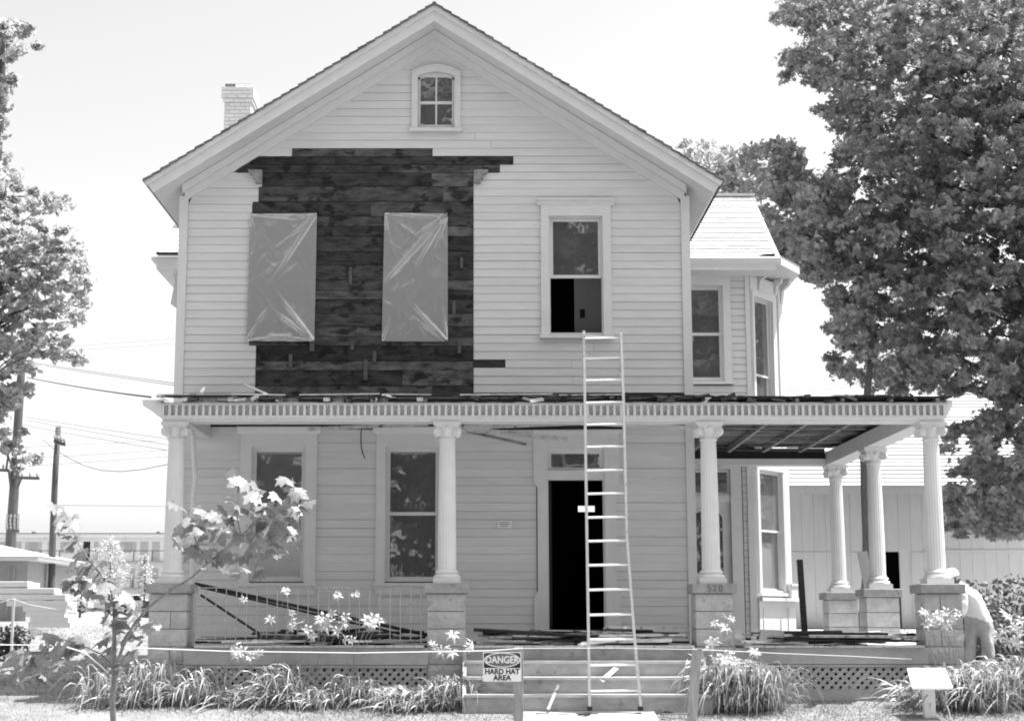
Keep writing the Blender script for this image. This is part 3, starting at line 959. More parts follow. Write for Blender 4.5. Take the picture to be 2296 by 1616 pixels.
# rafters: light sawn tails, deck of dark boards above with a ragged edge
def porch_roof():
    r = random.Random(21)
    k = 0
    xs_ = []
    x = XE0+.33
    while x < XE1-.1:
        xs_.append(x); x += .655 + r.uniform(-.03, .03)
    for x in xs_:
        y1 = YW-.03 if x < XR+.0 else 28.44
        hw = .045 if x < -.6 else .024
        a = Vector((x, 22.02+r.uniform(-.03,.04), 0)); b = Vector((x+r.uniform(-.03,.03), y1, 0))
        zt0, zt1 = deckz(a.y, x)-.022, deckz(b.y, x)-.022
        hgt = .11
        mb = MB().add([(a.x-hw,a.y,max(zt0-hgt,Z100+.03)),(a.x+hw,a.y,max(zt0-hgt,Z100+.03)),(b.x+hw,b.y,zt1-hgt),(b.x-hw,b.y,zt1-hgt),
                       (a.x-hw,a.y,zt0),(a.x+hw,a.y,zt0),(b.x+hw,b.y,zt1),(b.x-hw,b.y,zt1)],
                      [(0,3,2,1),(4,5,6,7),(0,1,5,4),(1,2,6,5),(2,3,7,6),(3,0,4,7)])
        mb.build('rafter', M['oldpaint'] if x < -.6 else (M['rafter'] if x > XR else M['darkwood']), house)
    # deck boards along X
    y = 21.95
    first = True
    while y < 28.6:
        wd = r.uniform(.16, .22)
        x0 = (XE0-.06) if y < YW-.2 else XR+.0
        x = x0
        while x < XE1+.05:
            e = min(x + r.uniform(1.6, 3.2), XE1+.06)
            if x < XR-.01 and e > XR: e = XR
            if e-x < .02: x = e+.001; continue
            yy = y + (r.uniform(-.03, .05) if first else 0)
            za, zb = deckz(yy, x+.01), deckz(y+wd, x+.01)
            t = .02
            mb = MB()
            if first:
                nseg = max(3, int((e-x)/.12))
                pts = [(x+(e-x)*i/nseg, yy + r.uniform(-.02,.03), za + r.uniform(-.012,.014)) for i in range(nseg+1)]
                for i in range(nseg):
                    (xa,ya,z_a),(xb,yb,z_b) = pts[i], pts[i+1]
                    mb.add([(xa,ya,z_a-t),(xb,yb,z_b-t),(xb,y+wd-.01,zb-t),(xa,y+wd-.01,zb-t),(xa,ya,z_a),(xb,yb,z_b),(xb,y+wd-.01,zb),(xa,y+wd-.01,zb)],
                           [(0,3,2,1),(4,5,6,7),(0,1,5,4),(2,3,7,6)])
            else:
                mb.add([(x+.004,yy,za-t),(e-.004,yy,za-t),(e-.004,y+wd-.012,zb-t),(x+.004,y+wd-.012,zb-t),(x+.004,yy,za),(e-.004,yy,za),(e-.004,y+wd-.012,zb),(x+.004,y+wd-.012,zb)],
                       [(0,3,2,1),(4,5,6,7),(0,1,5,4),(1,2,6,5),(2,3,7,6),(3,0,4,7)])
            if not (y > YW-.25 and x < XR-.02):
                mb.build('roof_board', M['tar'] if first else (M['deck'] if x >= XR-.02 else M['bounce_deck']), house)
            x = e
        first = False
        y += wd
    # tar paper over the boards
    mb = MB()
    for (x0, x1, ya, yb) in ((XE0-.02, XR-.01, 22.06, YW-.04), (XR+.0, XE1+.02, 22.06, 28.78)):
        da, db = deckz(ya, x0+.005), deckz(yb, x0+.005)
        mb.add([(x0,ya,da+.006),(x1,ya,da+.006),(x1,yb,db+.006),(x0,yb,db+.006),
                (x0,ya,da+.012),(x1,ya,da+.012),(x1,yb,db+.012),(x0,yb,db+.012)],
               [(0,3,2,1),(4,5,6,7),(0,1,5,4),(1,2,6,5),(2,3,7,6),(3,0,4,7)])
    mb.build('tar_paper', M['tar'], house)
    # lath strips left nailed across the rafters of the side porch, some broken off short
    for k in range(9):
        yy = 23.2 + k*.62 + r.uniform(-.1,.1)
        xa = XR+.2+r.choice([0,0,.6,1.2]); xb = XE1-.4-r.choice([0,0,.7,1.4])
        zz = deckz(yy, XE1)-.022-.11
        if zz < Z100+.03: zz = Z100+.03
        MB().bar((xa, yy, zz-.012), (xb, yy+r.uniform(-.08,.08), zz-.012-r.uniform(0,.03)), .05+.03*r.random(), .012).build('lath', M['deck'], house)
    # scraps of roofing and splintered wood along the torn edge
    for k in range(46):
        x = r.uniform(XE0, XE1); s = r.uniform(.04,.2)
        za = deckz(21.95, x)
        y_ = 21.93+r.uniform(-.02,.1)
        MB().bar((x, y_, za-r.uniform(0,.09)), (x+s*r.choice((-1,1)), y_-r.uniform(0,.03), za+r.uniform(-.08,.03)), r.uniform(.015,.06), r.uniform(.008,.02), (0,-1,.3)).build('roof_scrap', r.choice([M['tar'],M['tar'],M['darkwood'],M['tar'],M['lattice'] if x < 1 else M['tar']]), house)
    # scraps of metal flashing along the torn edge
    x = XE0-.05
    while x < 1.6:
        e = x + r.uniform(.4, 1.3)
        za = deckz(21.95)
        MB().bar((x, 21.93+r.uniform(-.02,.02), za+.012+r.uniform(-.004,.01)), (e, 21.93+r.uniform(-.02,.02), za+.012+r.uniform(-.004,.012)), .02, .014).build('edge_strip', M['oldpaint'], house)
        x = e + r.uniform(.02, .5)
M['rafter'] = mat('rafter_wood', .2, .36, rough=.9, scale=5, bump=.2)
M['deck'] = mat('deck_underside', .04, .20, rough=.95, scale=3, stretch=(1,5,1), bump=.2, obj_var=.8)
M['bounce_deck'] = mat('pale_bounce_deck', .35, .5, rough=.9, scale=5)  # unseen front deck boards, made pale to bounce light onto the porch wall
porch_roof()
# bits standing on or hanging from the porch roof edge
box_ = MB()
MB().add([(wx(447,878,22),22,wz(880,22)),(wx(456,878,22),22,wz(880,22)),(wx(460,866,22),22.0,wz(868,22)),(wx(455,868,22),22.01,wz(868,22)),
          (wx(447,878,22),22.01,wz(880,22)),(wx(456,878,22),22.01,wz(880,22)),(wx(460,866,22),22.01,wz(868,22)),(wx(455,868,22),22.02,wz(868,22))],
         [(0,1,2,3),(7,6,5,4),(0,4,5,1),(1,5,6,2),(2,6,7,3),(3,7,4,0)]).build('flashing_scrap', M['white'], house)
def stickbar(name, p0, p1, Y0, Y1, wdt, th, mt, parent=None, up=(0,-1,.2)):
    a = w(p0[0], p0[1], Y0); b = w(p1[0], p1[1], Y1)
    return MB().bar((a[0], Y0, a[1]), (b[0], Y1, b[1]), wdt, th, up).build(name, mt, parent)
stickbar('cornice_strip', (548,862), (600,884), 22.6, 22.2, .03, .02, M['rawwood'], house)
for k, (a, b, y0, y1, wd, m_) in enumerate([((1030,960),(1272,985),22.7,23.4,.07,'oldpaint'), ((1040,958),(1340,946),22.6,23.0,.06,'oldpaint'),
        ((1045,966),(1180,996),22.8,23.5,.04,'rawwood'), ((1345,950),(1548,947),22.8,22.9,.05,'trim'), ((1180,944),(1545,958),23.2,23.3,.05,'trim'),
        ((690,962),(960,950),23.0,22.9,.05,'oldpaint'), ((1090,958),(1400,956),23.5,23.6,.08,'darkwood')]):
    stickbar('ceiling_board', a, b, y0, y1, wd, .018, M[m_], house)
pts = []
for px, py in ((811,958),(809,975),(810,1000),(813,1015),(818,1027)):
    a = w(px, py, 23.9); pts.append((a[0], 23.9, a[1]))
MB().tube(pts, .009, 6).build('hanging_cable', M['wire'], house)
# dark-coloured strip standing in for the shaded void atop the porch wall
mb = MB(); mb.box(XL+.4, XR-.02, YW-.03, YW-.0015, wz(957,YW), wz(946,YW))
mb.build('gap_shade_strip', M['dark'], house)

# downspout by the left column
dp = []
for px, py in ((428,958),(433,985),(436,1040),(438,1080),(433,1110),(432,1200),(431,1330),(431,1440)):
    a = w(px, py, 23.2); dp.append((a[0], 23.2, max(a[1], ZFLOOR)))
MB().tube(dp, .036, 10).build('downspout', M['trim'], house, smooth=True)

# iron railing between the two left piers
def railing():
    x0, x1 = COLS[0][0]+.26, COLS[1][0]-.26
    y = YC-.12
    zt, zb = wz(1316, y), wz(1434, y)
    rl = MB().box(x0, x1, y-.012, y+.012, zt-.012, zt).box(x0, x1, y-.01, y+.01, zb-.01, zb+.005).build('railing', M['iron'], house)
    n = 23
    for k in range(n):
        x = x0+.09+(x1-x0-.18)*k/(n-1)
        t = .011 if k in (0, n-1) else .0065
        MB().box(x-t, x+t, y-t*.9, y+t*.9, zb-(.0 if t < .01 else .07)+.006, zt-.0125).build('baluster', M['iron'], rl)
railing()

# ------------------------------------------------------------------ side wing with its canted bay
ZW0, ZW1 = .0, wz(606, 28.5)
AU = (wx(1681, 750, YB), YB)                     # upper cant starts
BU = (wx(1751, 750, YB+.95), YB+.95)
AL = (wx(1690, 1200, YB), YB)
BL = (wx(1760, 1200, YB+.85), YB+.85)
wing = MB()
wing.box(XR, AU[0], YB, YB+.12, ZBEAM+.3, ZW1)
wing.box(XR, AL[0], YB, YB+.12, 0, ZBEAM+.3)
ZMID = ZBEAM+.3
# holes are simply not covered: the wall is rebuilt in strips below
OPW_U = (wx(1530,750,YB), wx(1622,750,YB), wz(853,YB), wz(641,YB))
OPW_D = (wx(1554,1200,YB), wx(1640,1200,YB), ZFLOOR, wz(1052,YB))
def strips(x0, x1, z0, z1, holes, mtx, name, mt, parent, y0=0, y1=.12):
    mb = MB()
    xs_ = sorted(set([x0, x1] + [v for h in holes for v in h[:2]]))
    for a, b in zip(xs_[:-1], xs_[1:]):
        z = z0
        for h in sorted(holes, key=lambda q: q[2]):
            if h[0] <= (a+b)/2 <= h[1]:
                mb.box(a, b, y0, y1, z, h[2]); z = h[3]
        mb.box(a, b, y0, y1, z, z1)
    return mb.build(name, mt, parent, M=mtx)
TB = Matrix.Translation((0, YB, 0))
wu = strips(XR, AU[0], ZMID+.001, ZW1, [OPW_U], TB, 'wing_wall', M['darkwood'], house)
wl = strips(XR, AL[0], 0, ZMID, [OPW_D], TB, 'wing_wall', M['darkwood'], house)
def frame_mtx(a, b):
    d = Vector((b[0]-a[0], b[1]-a[1], 0)); ln = d.length; d.normalize()
    n = Vector((-d.y, d.x, 0))                       # local +y, into the house
    m = Matrix(((d.x, n.x, 0, a[0]), (d.y, n.y, 0, a[1]), (0, 0, 1, 0), (0, 0, 0, 1)))
    return m, ln
MU, LU = frame_mtx(AU, BU)
ML, LL = frame_mtx(AL, BL)
def on_face(mtx, px, py):
    """local (u, z) on a canted face for a measured direction"""
    inv = mtx.inverted()
    o = inv @ Vector((0, 0, EYE))
    a = math.atan((CY-py)/F)
    d = Vector(((px-CX)/F, cP - sP*(CY-py)/F, sP + cP*(CY-py)/F))
    d = inv.to_3x3() @ d
    t = -o.y/d.y
    return (o + d*t).x, (o + d*t).z
u0, zt_ = on_face(MU, 1685, 664); u1, _ = on_face(MU, 1726, 664); zb_ = ZMID+.15
OPC_U = (u0, u1, zb_, zt_)
u0, zt_ = on_face(ML, 1697, 1052); u1, _ = on_face(ML, 1752, 1052); _, zb_ = on_face(ML, 1725, 1326)
OPC_L = (u0, u1, zb_, zt_)
cu = strips(0, LU, ZMID+.001, ZW1, [OPC_U], MU, 'bay_wall', M['siding'], house)
cl = strips(0, LL, 0, ZMID, [OPC_L], ML, 'bay_wall', M['siding'], house)
window(house, *OPW_U, TB, cas=.14, meet=.49, head=.18)
window(house, *OPC_U, MU, cas=.07, meet=.47, head=.10, cap=False, sash_w=.035, glass='glass')
window(house, *OPC_L, ML, cas=.08, meet=.5, head=.10, cap=False, sash_w=.035, glass='glass_dim')
# clapboards of the wing
z = ZFLOOR+.03
while z < ZW1-.12:
    z0, z1 = z+.005, z+EXPO-.002
    if z0 > ZMID:
        for a, b in subtract((XR+.03, AU[0]-.07), [(OPW_U[0]-.14, OPW_U[1]+.14)] if OPW_U[2]-.1 < z0 and z1 < OPW_U[3]+.3 else []):
            clapboard(a, b, a, b, z0, z1, wu, y=YB)
    else:
        for a, b in subtract((XR+.03, AL[0]-.04), [(XR, OPW_D[1]+.22)]):
            clapboard(a, b, a, b, z0, z1, wl, y=YB)
    z += EXPO
box('corner_board', M['trim'], house, AU[0]-.07, AU[0]+.01, YB-.04, YB-.001, ZMID, ZW1)
MB().box(LU-.13, LU+.03, -.03, .1, ZMID, ZW1).build('corner_board', M['trim'], house, M=MU)
MB().box(LL-.10, LL+.12, -.05, .12, ZFLOOR, ZMID).build('corner_board', M['trim'], house, M=ML)
MB().box(.02, .055, -.03, -.001, ZMID, ZW1).build('corner_board', M['trim'], house, M=MU)
box('corner_board', M['trim'], house, AL[0]-.10, AL[0]+.02, YB-.045, YB-.001, ZFLOOR, ZMID)
# base panel, sill and pedestal of the lower bay
_, zsil = on_face(ML, 1740, 1340)
MB().box(-.02, LL+.28, -.16, .0, zsil-.06, zsil).build('bay_sill', M['trim'], house, M=ML)
MB().box(.0, LL+.17, -.08, -.001, 0, zsil-.061).build('bay_panel', M['trim'], house, M=ML)
ring(MB(), .12, LL-.10, ZFLOOR+.10, zsil-.16, .02, -.092, -.081).build('panel_moulding', M['trim'], house, M=ML)
MB().box(LL-.06, LL+.16, -.14, .1, zsil, zsil+.22).box(LL-.08, LL+.18, -.16, .12, zsil+.2205, zsil+.26).build('pedestal', M['trim'], house, M=ML)
x0, x1, z0, z1 = OPC_L
cc = MB(); cc.box(x0+.02, x1-.02, .2, .205, z0, z1); cc.build('window_shade', M['greyshade'], house, M=ML)
cc = MB(); cc.prism([(x0+.05,z0+.05),(x0+.16,z0+.05),(x0+.32,z0+1.2),(x0+.05,z0+1.2)], .15, .155).prism([(x1-.22,z0+.05),(x1-.06,z0+.05),(x1-.06,z0+1.2),(x1-.34,z0+1.2)], .15, .155)
cc.build('curtain', M['curtain'], house, M=ML)
# side door with arched glass
def side_door():
    x0, x1, z0, z1 = OPW_D
    mb = MB()
    mb.box(x0-.1, x0, -.05, -.001, z0, z1+.2).box(x1, x1+.14, -.05, -.001, z0, z1+.2).box(x0, x1, -.05, -.001, z1, z1+.2)
    mb.box(x1+.141, x1+.2, -.03, -.001, z0, z1+.2)
    zt0, zt1 = wz(1125, YB), wz(1110, YB)
    mb.box(x0, x1, -.02, .08, zt0, zt1)
    d = mb.build('side_door', M['trim'], house, M=TB)
    g0, g1 = wx(1556, 1200, YB), wx(1621, 1200, YB)
    gz0, gz1 = wz(1285, YB), wz(1146, YB)
    rad = .14
    arch = [(g0, gz0), (g1, gz0), (g1, gz1-rad)] + [(g1-rad+rad*math.cos(a), gz1-rad+rad*math.sin(a)) for a in (.4,.8,1.2,1.57)] + \
           [(g0+rad+rad*math.cos(a), gz1-rad+rad*math.sin(a)) for a in (1.57,1.95,2.35,2.75)] + [(g0, gz1-rad)]
    lf = MB().box(x0, g0, .03, .07, z0, zt0).box(g1, x1, .03, .07, z0, zt0).box(g0, g1, .03, .07, z0, gz0).box(g0, g1, .03, .07, gz1, zt0)
    lf.prism([(g0,gz1-rad)] + [(g0+rad+rad*math.cos(a), gz1-rad+rad*math.sin(a)) for a in (2.75,2.35,1.95,1.57)] + [(g0+rad,gz1),(g0,gz1)][::1], .03, .07)
    lf.prism([(g1,gz1),(g1-rad,gz1)] + [(g1-rad+rad*math.cos(a), gz1-rad+rad*math.sin(a)) for a in (1.57,1.2,.8,.4)] + [(g1,gz1-rad)], .03, .07)
    ring(lf, g0-.03, g1+.03, gz0-.03, gz1+.03, .03, .018, .0295)
    lf.build('door_leaf', M['trim'], d, M=TB)
    MB().prism(arch, .045, .05).build('door_glass', M['glass_dark'], d, M=TB)
    ta, tb = wz(1108, YB), wz(1060, YB)
    MB().box(g0-.02, wx(1632,1080,YB), .045, .05, ta, tb).build('transom_pane', M['glass_dark'], d, M=TB)
    ring(MB(), x0, x1, zt1+.001, z1-.002, .05, .03, .07).build('transom_sash', M['trim'], d, M=TB)
side_door()
# wing roof: side gable, front slope with shingles in courses
def wing_roof():
    r = random.Random(31)
    ye, ze = 28.25, wz(574, 28.25)
    yr, zr = 30.9, wz(438, 30.9)
    x0, x1 = -5.75, wx(1737, 560, 28.4)
    xr1 = wx(1691, 440, 30.9)
    sl = (zr-ze)/(yr-ye)
    mb = MB()
    mb.prism_x([(ye, ze-.03), (yr, zr-.03), (2*yr-ye, ze-.03), (2*yr-ye, ze-.12), (yr, zr-.12), (ye, ze-.12)], XR+.1, xr1-.02)
    base = mb.build('wing_roof', M['shingle'], house)
    n = 24
    for k in range(n):
        t0, t1 = k/n, (k+1)/n
        ya, yb = ye+(yr-ye)*t0, ye+(yr-ye)*t1+.05
        za, zb = ze+(zr-ze)*t0, ze+(zr-ze)*t1
        x = XR+.12 + (.15 if k % 2 else 0)
        xend = x1+(xr1-x1)*(t0+t1)/2
        while x < xend-.02:
            e = min(x+.30, xend)
            l = .002+r.uniform(0, .003)
            MB().add([(x+.002,ya,za-.012+l*.0),(e-.002,ya,za-.012),(e-.002,yb,zb-.02),(x+.002,yb,zb-.02),(x+.002,ya,za+l-.012),(e-.002,ya,za+l-.012),(e-.002,yb,zb-.008),(x+.002,yb,zb-.008)],
                     [(0,3,2,1),(4,5,6,7),(0,1,5,4),(1,2,6,5),(2,3,7,6),(3,0,4,7)]).build('shingle', M['shingle'], base)
            x = e
    box('ridge_cap', M['shingle'], base, XR+.1, xr1, yr-.08, yr+.08, zr-.03, zr+.02)
    # eave: gutter board, soffit
    eb = MB()
    zb = wz(606, 28.3)
    eb.prism_x([(ye-.04, ze-.02), (ye-.06, ze-.05), (ye-.03, ze-.12), (ye+.02, zb+.05), (ye+.02, zb), (YB-.001, zb), (YB-.001, ze-.02)], XR+.03, x1+.0)
    eb.build('wing_cornice', M['trim'], house)
    # lifted corner of the roof edge
    xa = wx(1690, 568, 28.2)
    MB().add([(xa,ye-.03,ze-.015),(x1-.03,ye-.03,ze-.015),(x1-.03,ye-.03,ze+.045)]+[(xa,ye+.3,ze-.015),(x1-.03,ye+.3,ze-.015),(x1-.03,ye+.3,ze+.045)],
             [(0,1,2),(5,4,3),(0,3,4,1),(1,4,5,2),(2,5,3,0)]).build('lifted_edge', M['tar'], house)
    # eave return over the canted corner
    xb = wx(1786, 590, 29.4)
    zc0, zc1 = wz(606, 28.9), wz(586, 28.9)
    MB().prism_z([(x1+.004, 28.35), (x1+.10, 28.35), (xb, 29.15), (xb, 31.5), (x1+.004, 31.5)], zc0-.02, zc1-.03).build('bay_cornice', M['trim'], house)
    MB().add([(x1+.004,28.33,zc1-.029),(x1+.10,28.33,zc1-.029),(xb+.02,29.15,zc1-.029),(xb+.02,31.5,zc1-.029),(x1+.004,31.5,zc1-.029),(x1+.004,28.9,zc1+.16),(x1+.004,31.5,zc1+.16)],
             [(0,1,5),(1,2,5),(2,3,6,5),(3,4,6),(0,5,6,4),(4,3,2,1,0)]).build('bay_roof', M['shingle'], house)
    # brackets under the bay cornice
    for px in (1700, 1736):
        u, zz = on_face(MU, px, 612)
        MB().prism_x([(-.001, zc0-.03), (-.16, zc0-.03), (-.15, zc0-.10), (-.06, zc0-.16), (-.03, zc0-.32), (-.001, zc0-.34)], u-.035, u+.035).build('bracket', M['trim'], house, M=MU)
    MB().prism_x([(-.001, zc0-.03), (-.24, zc0-.03), (-.22, zc0-.12), (-.08, zc0-.22), (-.05, zc0-.46), (-.001, zc0-.5)], LU-.05, LU+.03).build('bracket', M['trim'], house, M=MU)
    # right return walls
    box('side_wall', M['siding'], house, BU[0]-.12, BU[0]-.001, BU[1]+.12, 33, ZMID+.001, ZW1)
    box('side_wall', M['siding'], house, BL[0]-.12, BL[0]-.001, BL[1]+.13, 33, 0, ZMID)
    box('back_wall', M['dark'], house, XR+.01, BU[0]-.14, 32.9, 33, 0, ZW1)
    box('upper_floor', M['dark'], house, XR+.01, AU[0], YB+.13, 32.88, ZMID-.05, ZMID)
    # left stub of the cross wing: eave, bracket, roof
    xl = wx(343, 590, 28.4)
    zl0, zl1 = wz(608, 28.4), wz(580, 28.4)
    box('side_wall', M['siding'], house, -5.55, XL+.02, YB, 33, 0, zl0+.05)
    MB().prism([(xl, zl1), (xl, zl1-.06), (xl+.08, zl1-.10), (xl+.10, zl0), (XL+.0, zl0), (XL+.0, zl1)], 28.25, 33.2).build('wing_cornice', M['trim'], house)
    b2 = MB()
    for k in range(12):
        t0, t1 = k/12, (k+1)/12
        b2.add([(xl+.12,28.2+2.65*t0,zl1+.03+1.70*t0),(XL,28.2+2.65*t0,zl1+.03+1.70*t0),(XL,28.2+2.65*t1,zl1+.01+1.70*t1),(xl+.12,28.2+2.65*t1,zl1+.01+1.70*t1),
                (xl+.12,28.2+2.65*t0,zl1+.0+1.70*t0),(XL,28.2+2.65*t0,zl1+.0+1.70*t0),(XL,28.2+2.65*t1,zl1-.02+1.70*t1),(xl+.12,28.2+2.65*t1,zl1-.02+1.70*t1)],
               [(0,1,2,3),(7,6,5,4),(0,4,5,1),(1,5,6,2),(2,6,7,3),(3,7,4,0)])
    b2.build('wing_roof', M['shingle'], house)
    box('drip_edge', M['tar'], house, xl+.10, XL, 28.17, 28.2, zl1+.03, zl1+.07)
    MB().prism([(-5.56, zl0-.001), (xl+.32, zl0-.001), (xl+.36, zl0-.12), (-5.66, zl0-.55), (-5.56, zl0-.62)][::-1], 28.65, 28.75).build('bracket', M['trim'], house)
wing_roof()

# chimney of painted bricks
def chimney():
    yc = 29.6
    x0, zt = w(504, 188, yc); x1, _ = w(564, 188, yc)
    z0 = 7.3
    ch = box('chimney', M['mortar'], roof, x0+.008, x1-.008, yc+.008, yc+.6-.008, z0, zt)
    r = random.Random(4)
    bh, bl = .066, .205
    nrow = int((zt-8.0)/(bh+.008))
    meshes = {}
    def brick(a, b, ya, yb, za, zb):
        key = (round(b-a,3), round(yb-ya,3))
        if key in meshes:
            o = bpy.data.objects.new('brick', meshes[key]); link(o, ch)
            o.location = Vector(((a+b)/2, (ya+yb)/2, (za+zb)/2)) - origin(ch)
        else:
            o = box('brick', M['brick'], ch, a, b, ya, yb, za, zb); meshes[key] = o.data
    for k in range(nrow):
        z = zt - (k+1)*(bh+.008)
        ex = .055 if 1 <= k <= 3 else (.03 if k == 4 else 0.0)
        a0, b0 = x0-ex, x1+ex
        ya, yb = yc-ex, yc+.6+ex
        x = a0
        off = .5 if k % 2 else 1.0
        first = True
        while x < b0-.01:
            e = min(x + bl*(off if first else 1), b0)
            if b0-e < .05: e = b0
            d = r.uniform(-.003,.003)
            if not (k == 0 and x == a0): brick(x+.003, e-.003, ya+d, ya+.10, z, z+bh)
            x = e; first = False
        y = ya+.103
        while y < yb-.01:
            e = min(y+bl, yb)
            brick(b0-.10, b0-.0, y+.003, e-.003, z, z+bh)
            y = e
    return ch
chimney()

# ------------------------------------------------------------------ things on and around the house
# plastic sheets tacked over the two stripped window openings
def plastic(corners, label, seed, folds):
    """corners px: top-left, top-right, bottom-right, bottom-left"""
    r = random.Random(seed)
    Y0 = YW-.045
    P = [Vector((w(x, y, Y0)[0], 0, w(x, y, Y0)[1])) for x, y in corners]
    nx, nz = 60, 110
    def smooth(x): return x*x*(3-2*x)
    small = [(r.uniform(.05,.95), r.uniform(.05,.95), r.choice([r.gauss(.9,.3), r.gauss(2.3,.3), r.gauss(1.57,.2)]), r.uniform(.1,.35), r.uniform(.008,.02)) for _ in range(26)]
    vs = []
    W_, H_ = (P[1]-P[0]).length, (P[0]-P[3]).length
    for j in range(nz+1):
        v = j/nz
        for i in range(nx+1):
            u = i/nx
            p = P[3].lerp(P[2], u).lerp(P[0].lerp(P[1], u), v)
            d = 0.0
            for (fu, fv, ang, wid, ln, amp) in folds:     # tension folds fanning from tacked corners
                du, dv = (u-fu)*W_, (v-fv)*H_
                c, s = math.cos(ang), math.sin(ang)
                along, across = du*c+dv*s, -du*s+dv*c
                if along > 0:
                    wloc = wid*(.4+along*.8)
                    fade = max(0, 1-along/ln)
                    d += 1.7*amp*math.exp(-abs(across)/(wloc*.62))*smooth(fade)
            e = min(u, 1-u, v*2, (1-v)*2)
            for (fu, fv, ang, ln_, wd_) in small:
                du, dv = (u-fu)*W_, (v-fv)*H_
                c, s = math.cos(ang), math.sin(ang)
                along, across = du*c+dv*s, -du*s+dv*c
                if abs(along) < ln_: d += .007*math.exp(-abs(across)/wd_)*(1-(along/ln_)**2)
            d += .010*mnoise.noise(Vector((u*3+seed, v*5, 0))) * min(1, e*6)
            d += .004*mnoise.noise(Vector((u*11+seed, v*17, 4)))
            vs.append((p.x, Y0-.012-d, p.z))
    fs = []
    for j in range(nz):
        for i in range(nx):
            a = j*(nx+1)+i
            fs.append((a, a+1, a+nx+2, a+nx+1))
    o = MB().add(vs, fs).build('plastic_sheet', M['plastic'], None, smooth=True)
    tag(o, label, 'plastic sheet', 'plastic sheets over the stripped windows')
D = math.radians
plastic([(562,480),(711,479),(705,766),(553,765)], 'translucent plastic sheet at the left edge of the dark stripped wall', 3,
        [(1,1,D(238),.03,1.5,.035),(1,1,D(222),.025,1.0,.02),(0,1,D(-80),.03,.5,.02),(0,1,D(-6),.03,1.2,.02),(1,1,D(184),.03,.9,.018),
         (1,0,D(128),.03,1.2,.035),(1,0,D(143),.028,1.0,.03),(1,0,D(172),.03,1.0,.02),(0,0,D(60),.03,.7,.015),(0,0,D(8),.03,1.0,.02)])
plastic([(862,478),(1004,479),(1004,766),(856,765)], 'translucent plastic sheet nearer the middle of the dark stripped wall', 8,
        [(1,1,D(229),.03,1.9,.045),(1,1,D(240),.022,1.3,.03),(1,1,D(216),.022,.8,.025),(1,1,D(252),.02,1.0,.02),(1,0,D(133),.028,1.1,.03),
         (1,0,D(145),.025,.8,.025),(0,1,D(-80),.03,.6,.018),(0,0,D(70),.03,.6,.016),(0,1,D(-5),.03,1.1,.016),(1,0,D(100),.03,.8,.016)])


# danger sign on a wooden post
def danger_sign():
    Y = 15.0
    x0, z1 = w(1083, 1461, Y); x1, z0 = w(1169, 1527, Y)
    pxc = wx(1163, 1480, Y)
    t = thing('warning_sign', 'danger hard hat area sign nailed to a wooden post before the steps', 'sign', (pxc, Y+.04, gz(Y)))
    MB().box(pxc-.042, pxc+.042, Y+.012, Y+.10, gz(Y)-.2, wz(1451, Y)).build('post', M['post'], t, bevel=.004)
    pn = MB().box(x0, x1, Y, Y+.004, z0, z1).build('panel', M['white'], t)
    zm = z0+(z1-z0)*.46
    W_ = x1-x0; xc = (x0+x1)/2; zc = (zm+z1)/2
    box('print', M['black'], pn, x0+.008, x1-.008, Y-.0006, Y-.0001, zm, z1-.008)
    def ell(a, b, y, mt):
        MB().prism([(xc+a*math.cos(2*math.pi*k/40), zc+b*math.sin(2*math.pi*k/40)) for k in range(40)], y, y+.0004).build('print', mt, pn)
    ell(W_*.475, (z1-zm)*.47, Y-.0012, M['white'])
    ell(W_*.445, (z1-zm)*.41, Y-.0018, M['red'])
    text('lettering', 'DANGER', .088, M['white'], pn, (xc, Y-.002, zc), sx=.86, bold=.0022)
    text('lettering', 'HARD HAT', .066, M['black'], pn, (xc, Y-.001, z0+(zm-z0)*.72), sx=.96, bold=.0022)
    text('lettering', 'AREA', .066, M['black'], pn, (xc, Y-.001, z0+(zm-z0)*.26), sx=1.0, bold=.0022)
    for a in (x0+.02, x1-.02):
        MB().box(a-.004, a+.004, Y-.003, Y, z1-.018, z1-.010).build('nail', M['metal'], pn)
danger_sign()
# second stake
def stake():
    Y = 15.4
    xt, zt = w(1563, 1452, Y)
    xb = w(1551, 1616, Y)
    zb = gz(Y)-.2
    xbot = xt + (xb[0]-xt)*(zb-zt)/(xb[1]-zt)
    o = MB().bar((xbot, Y+.02, zb), (xt, Y, zt), .088, .04, (0,1,0)).build('wooden_stake', M['post'], None, bevel=.004)
    tag(o, 'tall weathered wooden stake leaning slightly beside the right end of the steps', 'stake')
stake()
# string line stretched past stakes
def tubeline(name, pts, rad, label, cat, group=None, mt='string', n=5):
    o = MB().tube(pts, rad, n).build(name, M[mt], None)
    return tag(o, label, cat, group)
def P3(px, py, Y):
    a = w(px, py, Y); return (a[0], Y, a[1])
tubeline('string_line', [P3(-90,1444,14.2), P3(150,1446,14.4), P3(500,1459,14.7), P3(800,1463,14.85), P3(1100,1458,14.98), P3(1163,1453,14.985)], .0042, 'white string stretched from the sapling across to the warning sign post', 'string')
tubeline('string_line', [P3(1163,1453,14.985), P3(1350,1452,15.2), P3(1562,1455,15.37)], .0022, 'white string between the warning sign post and the leaning stake', 'string')
tubeline('string_line', [P3(1562,1455,15.37), P3(1750,1464,17.3), P3(1900,1470,19), P3(2045,1477,21.98)], .0024, 'white string running from the leaning stake back to the right stone pier', 'string')

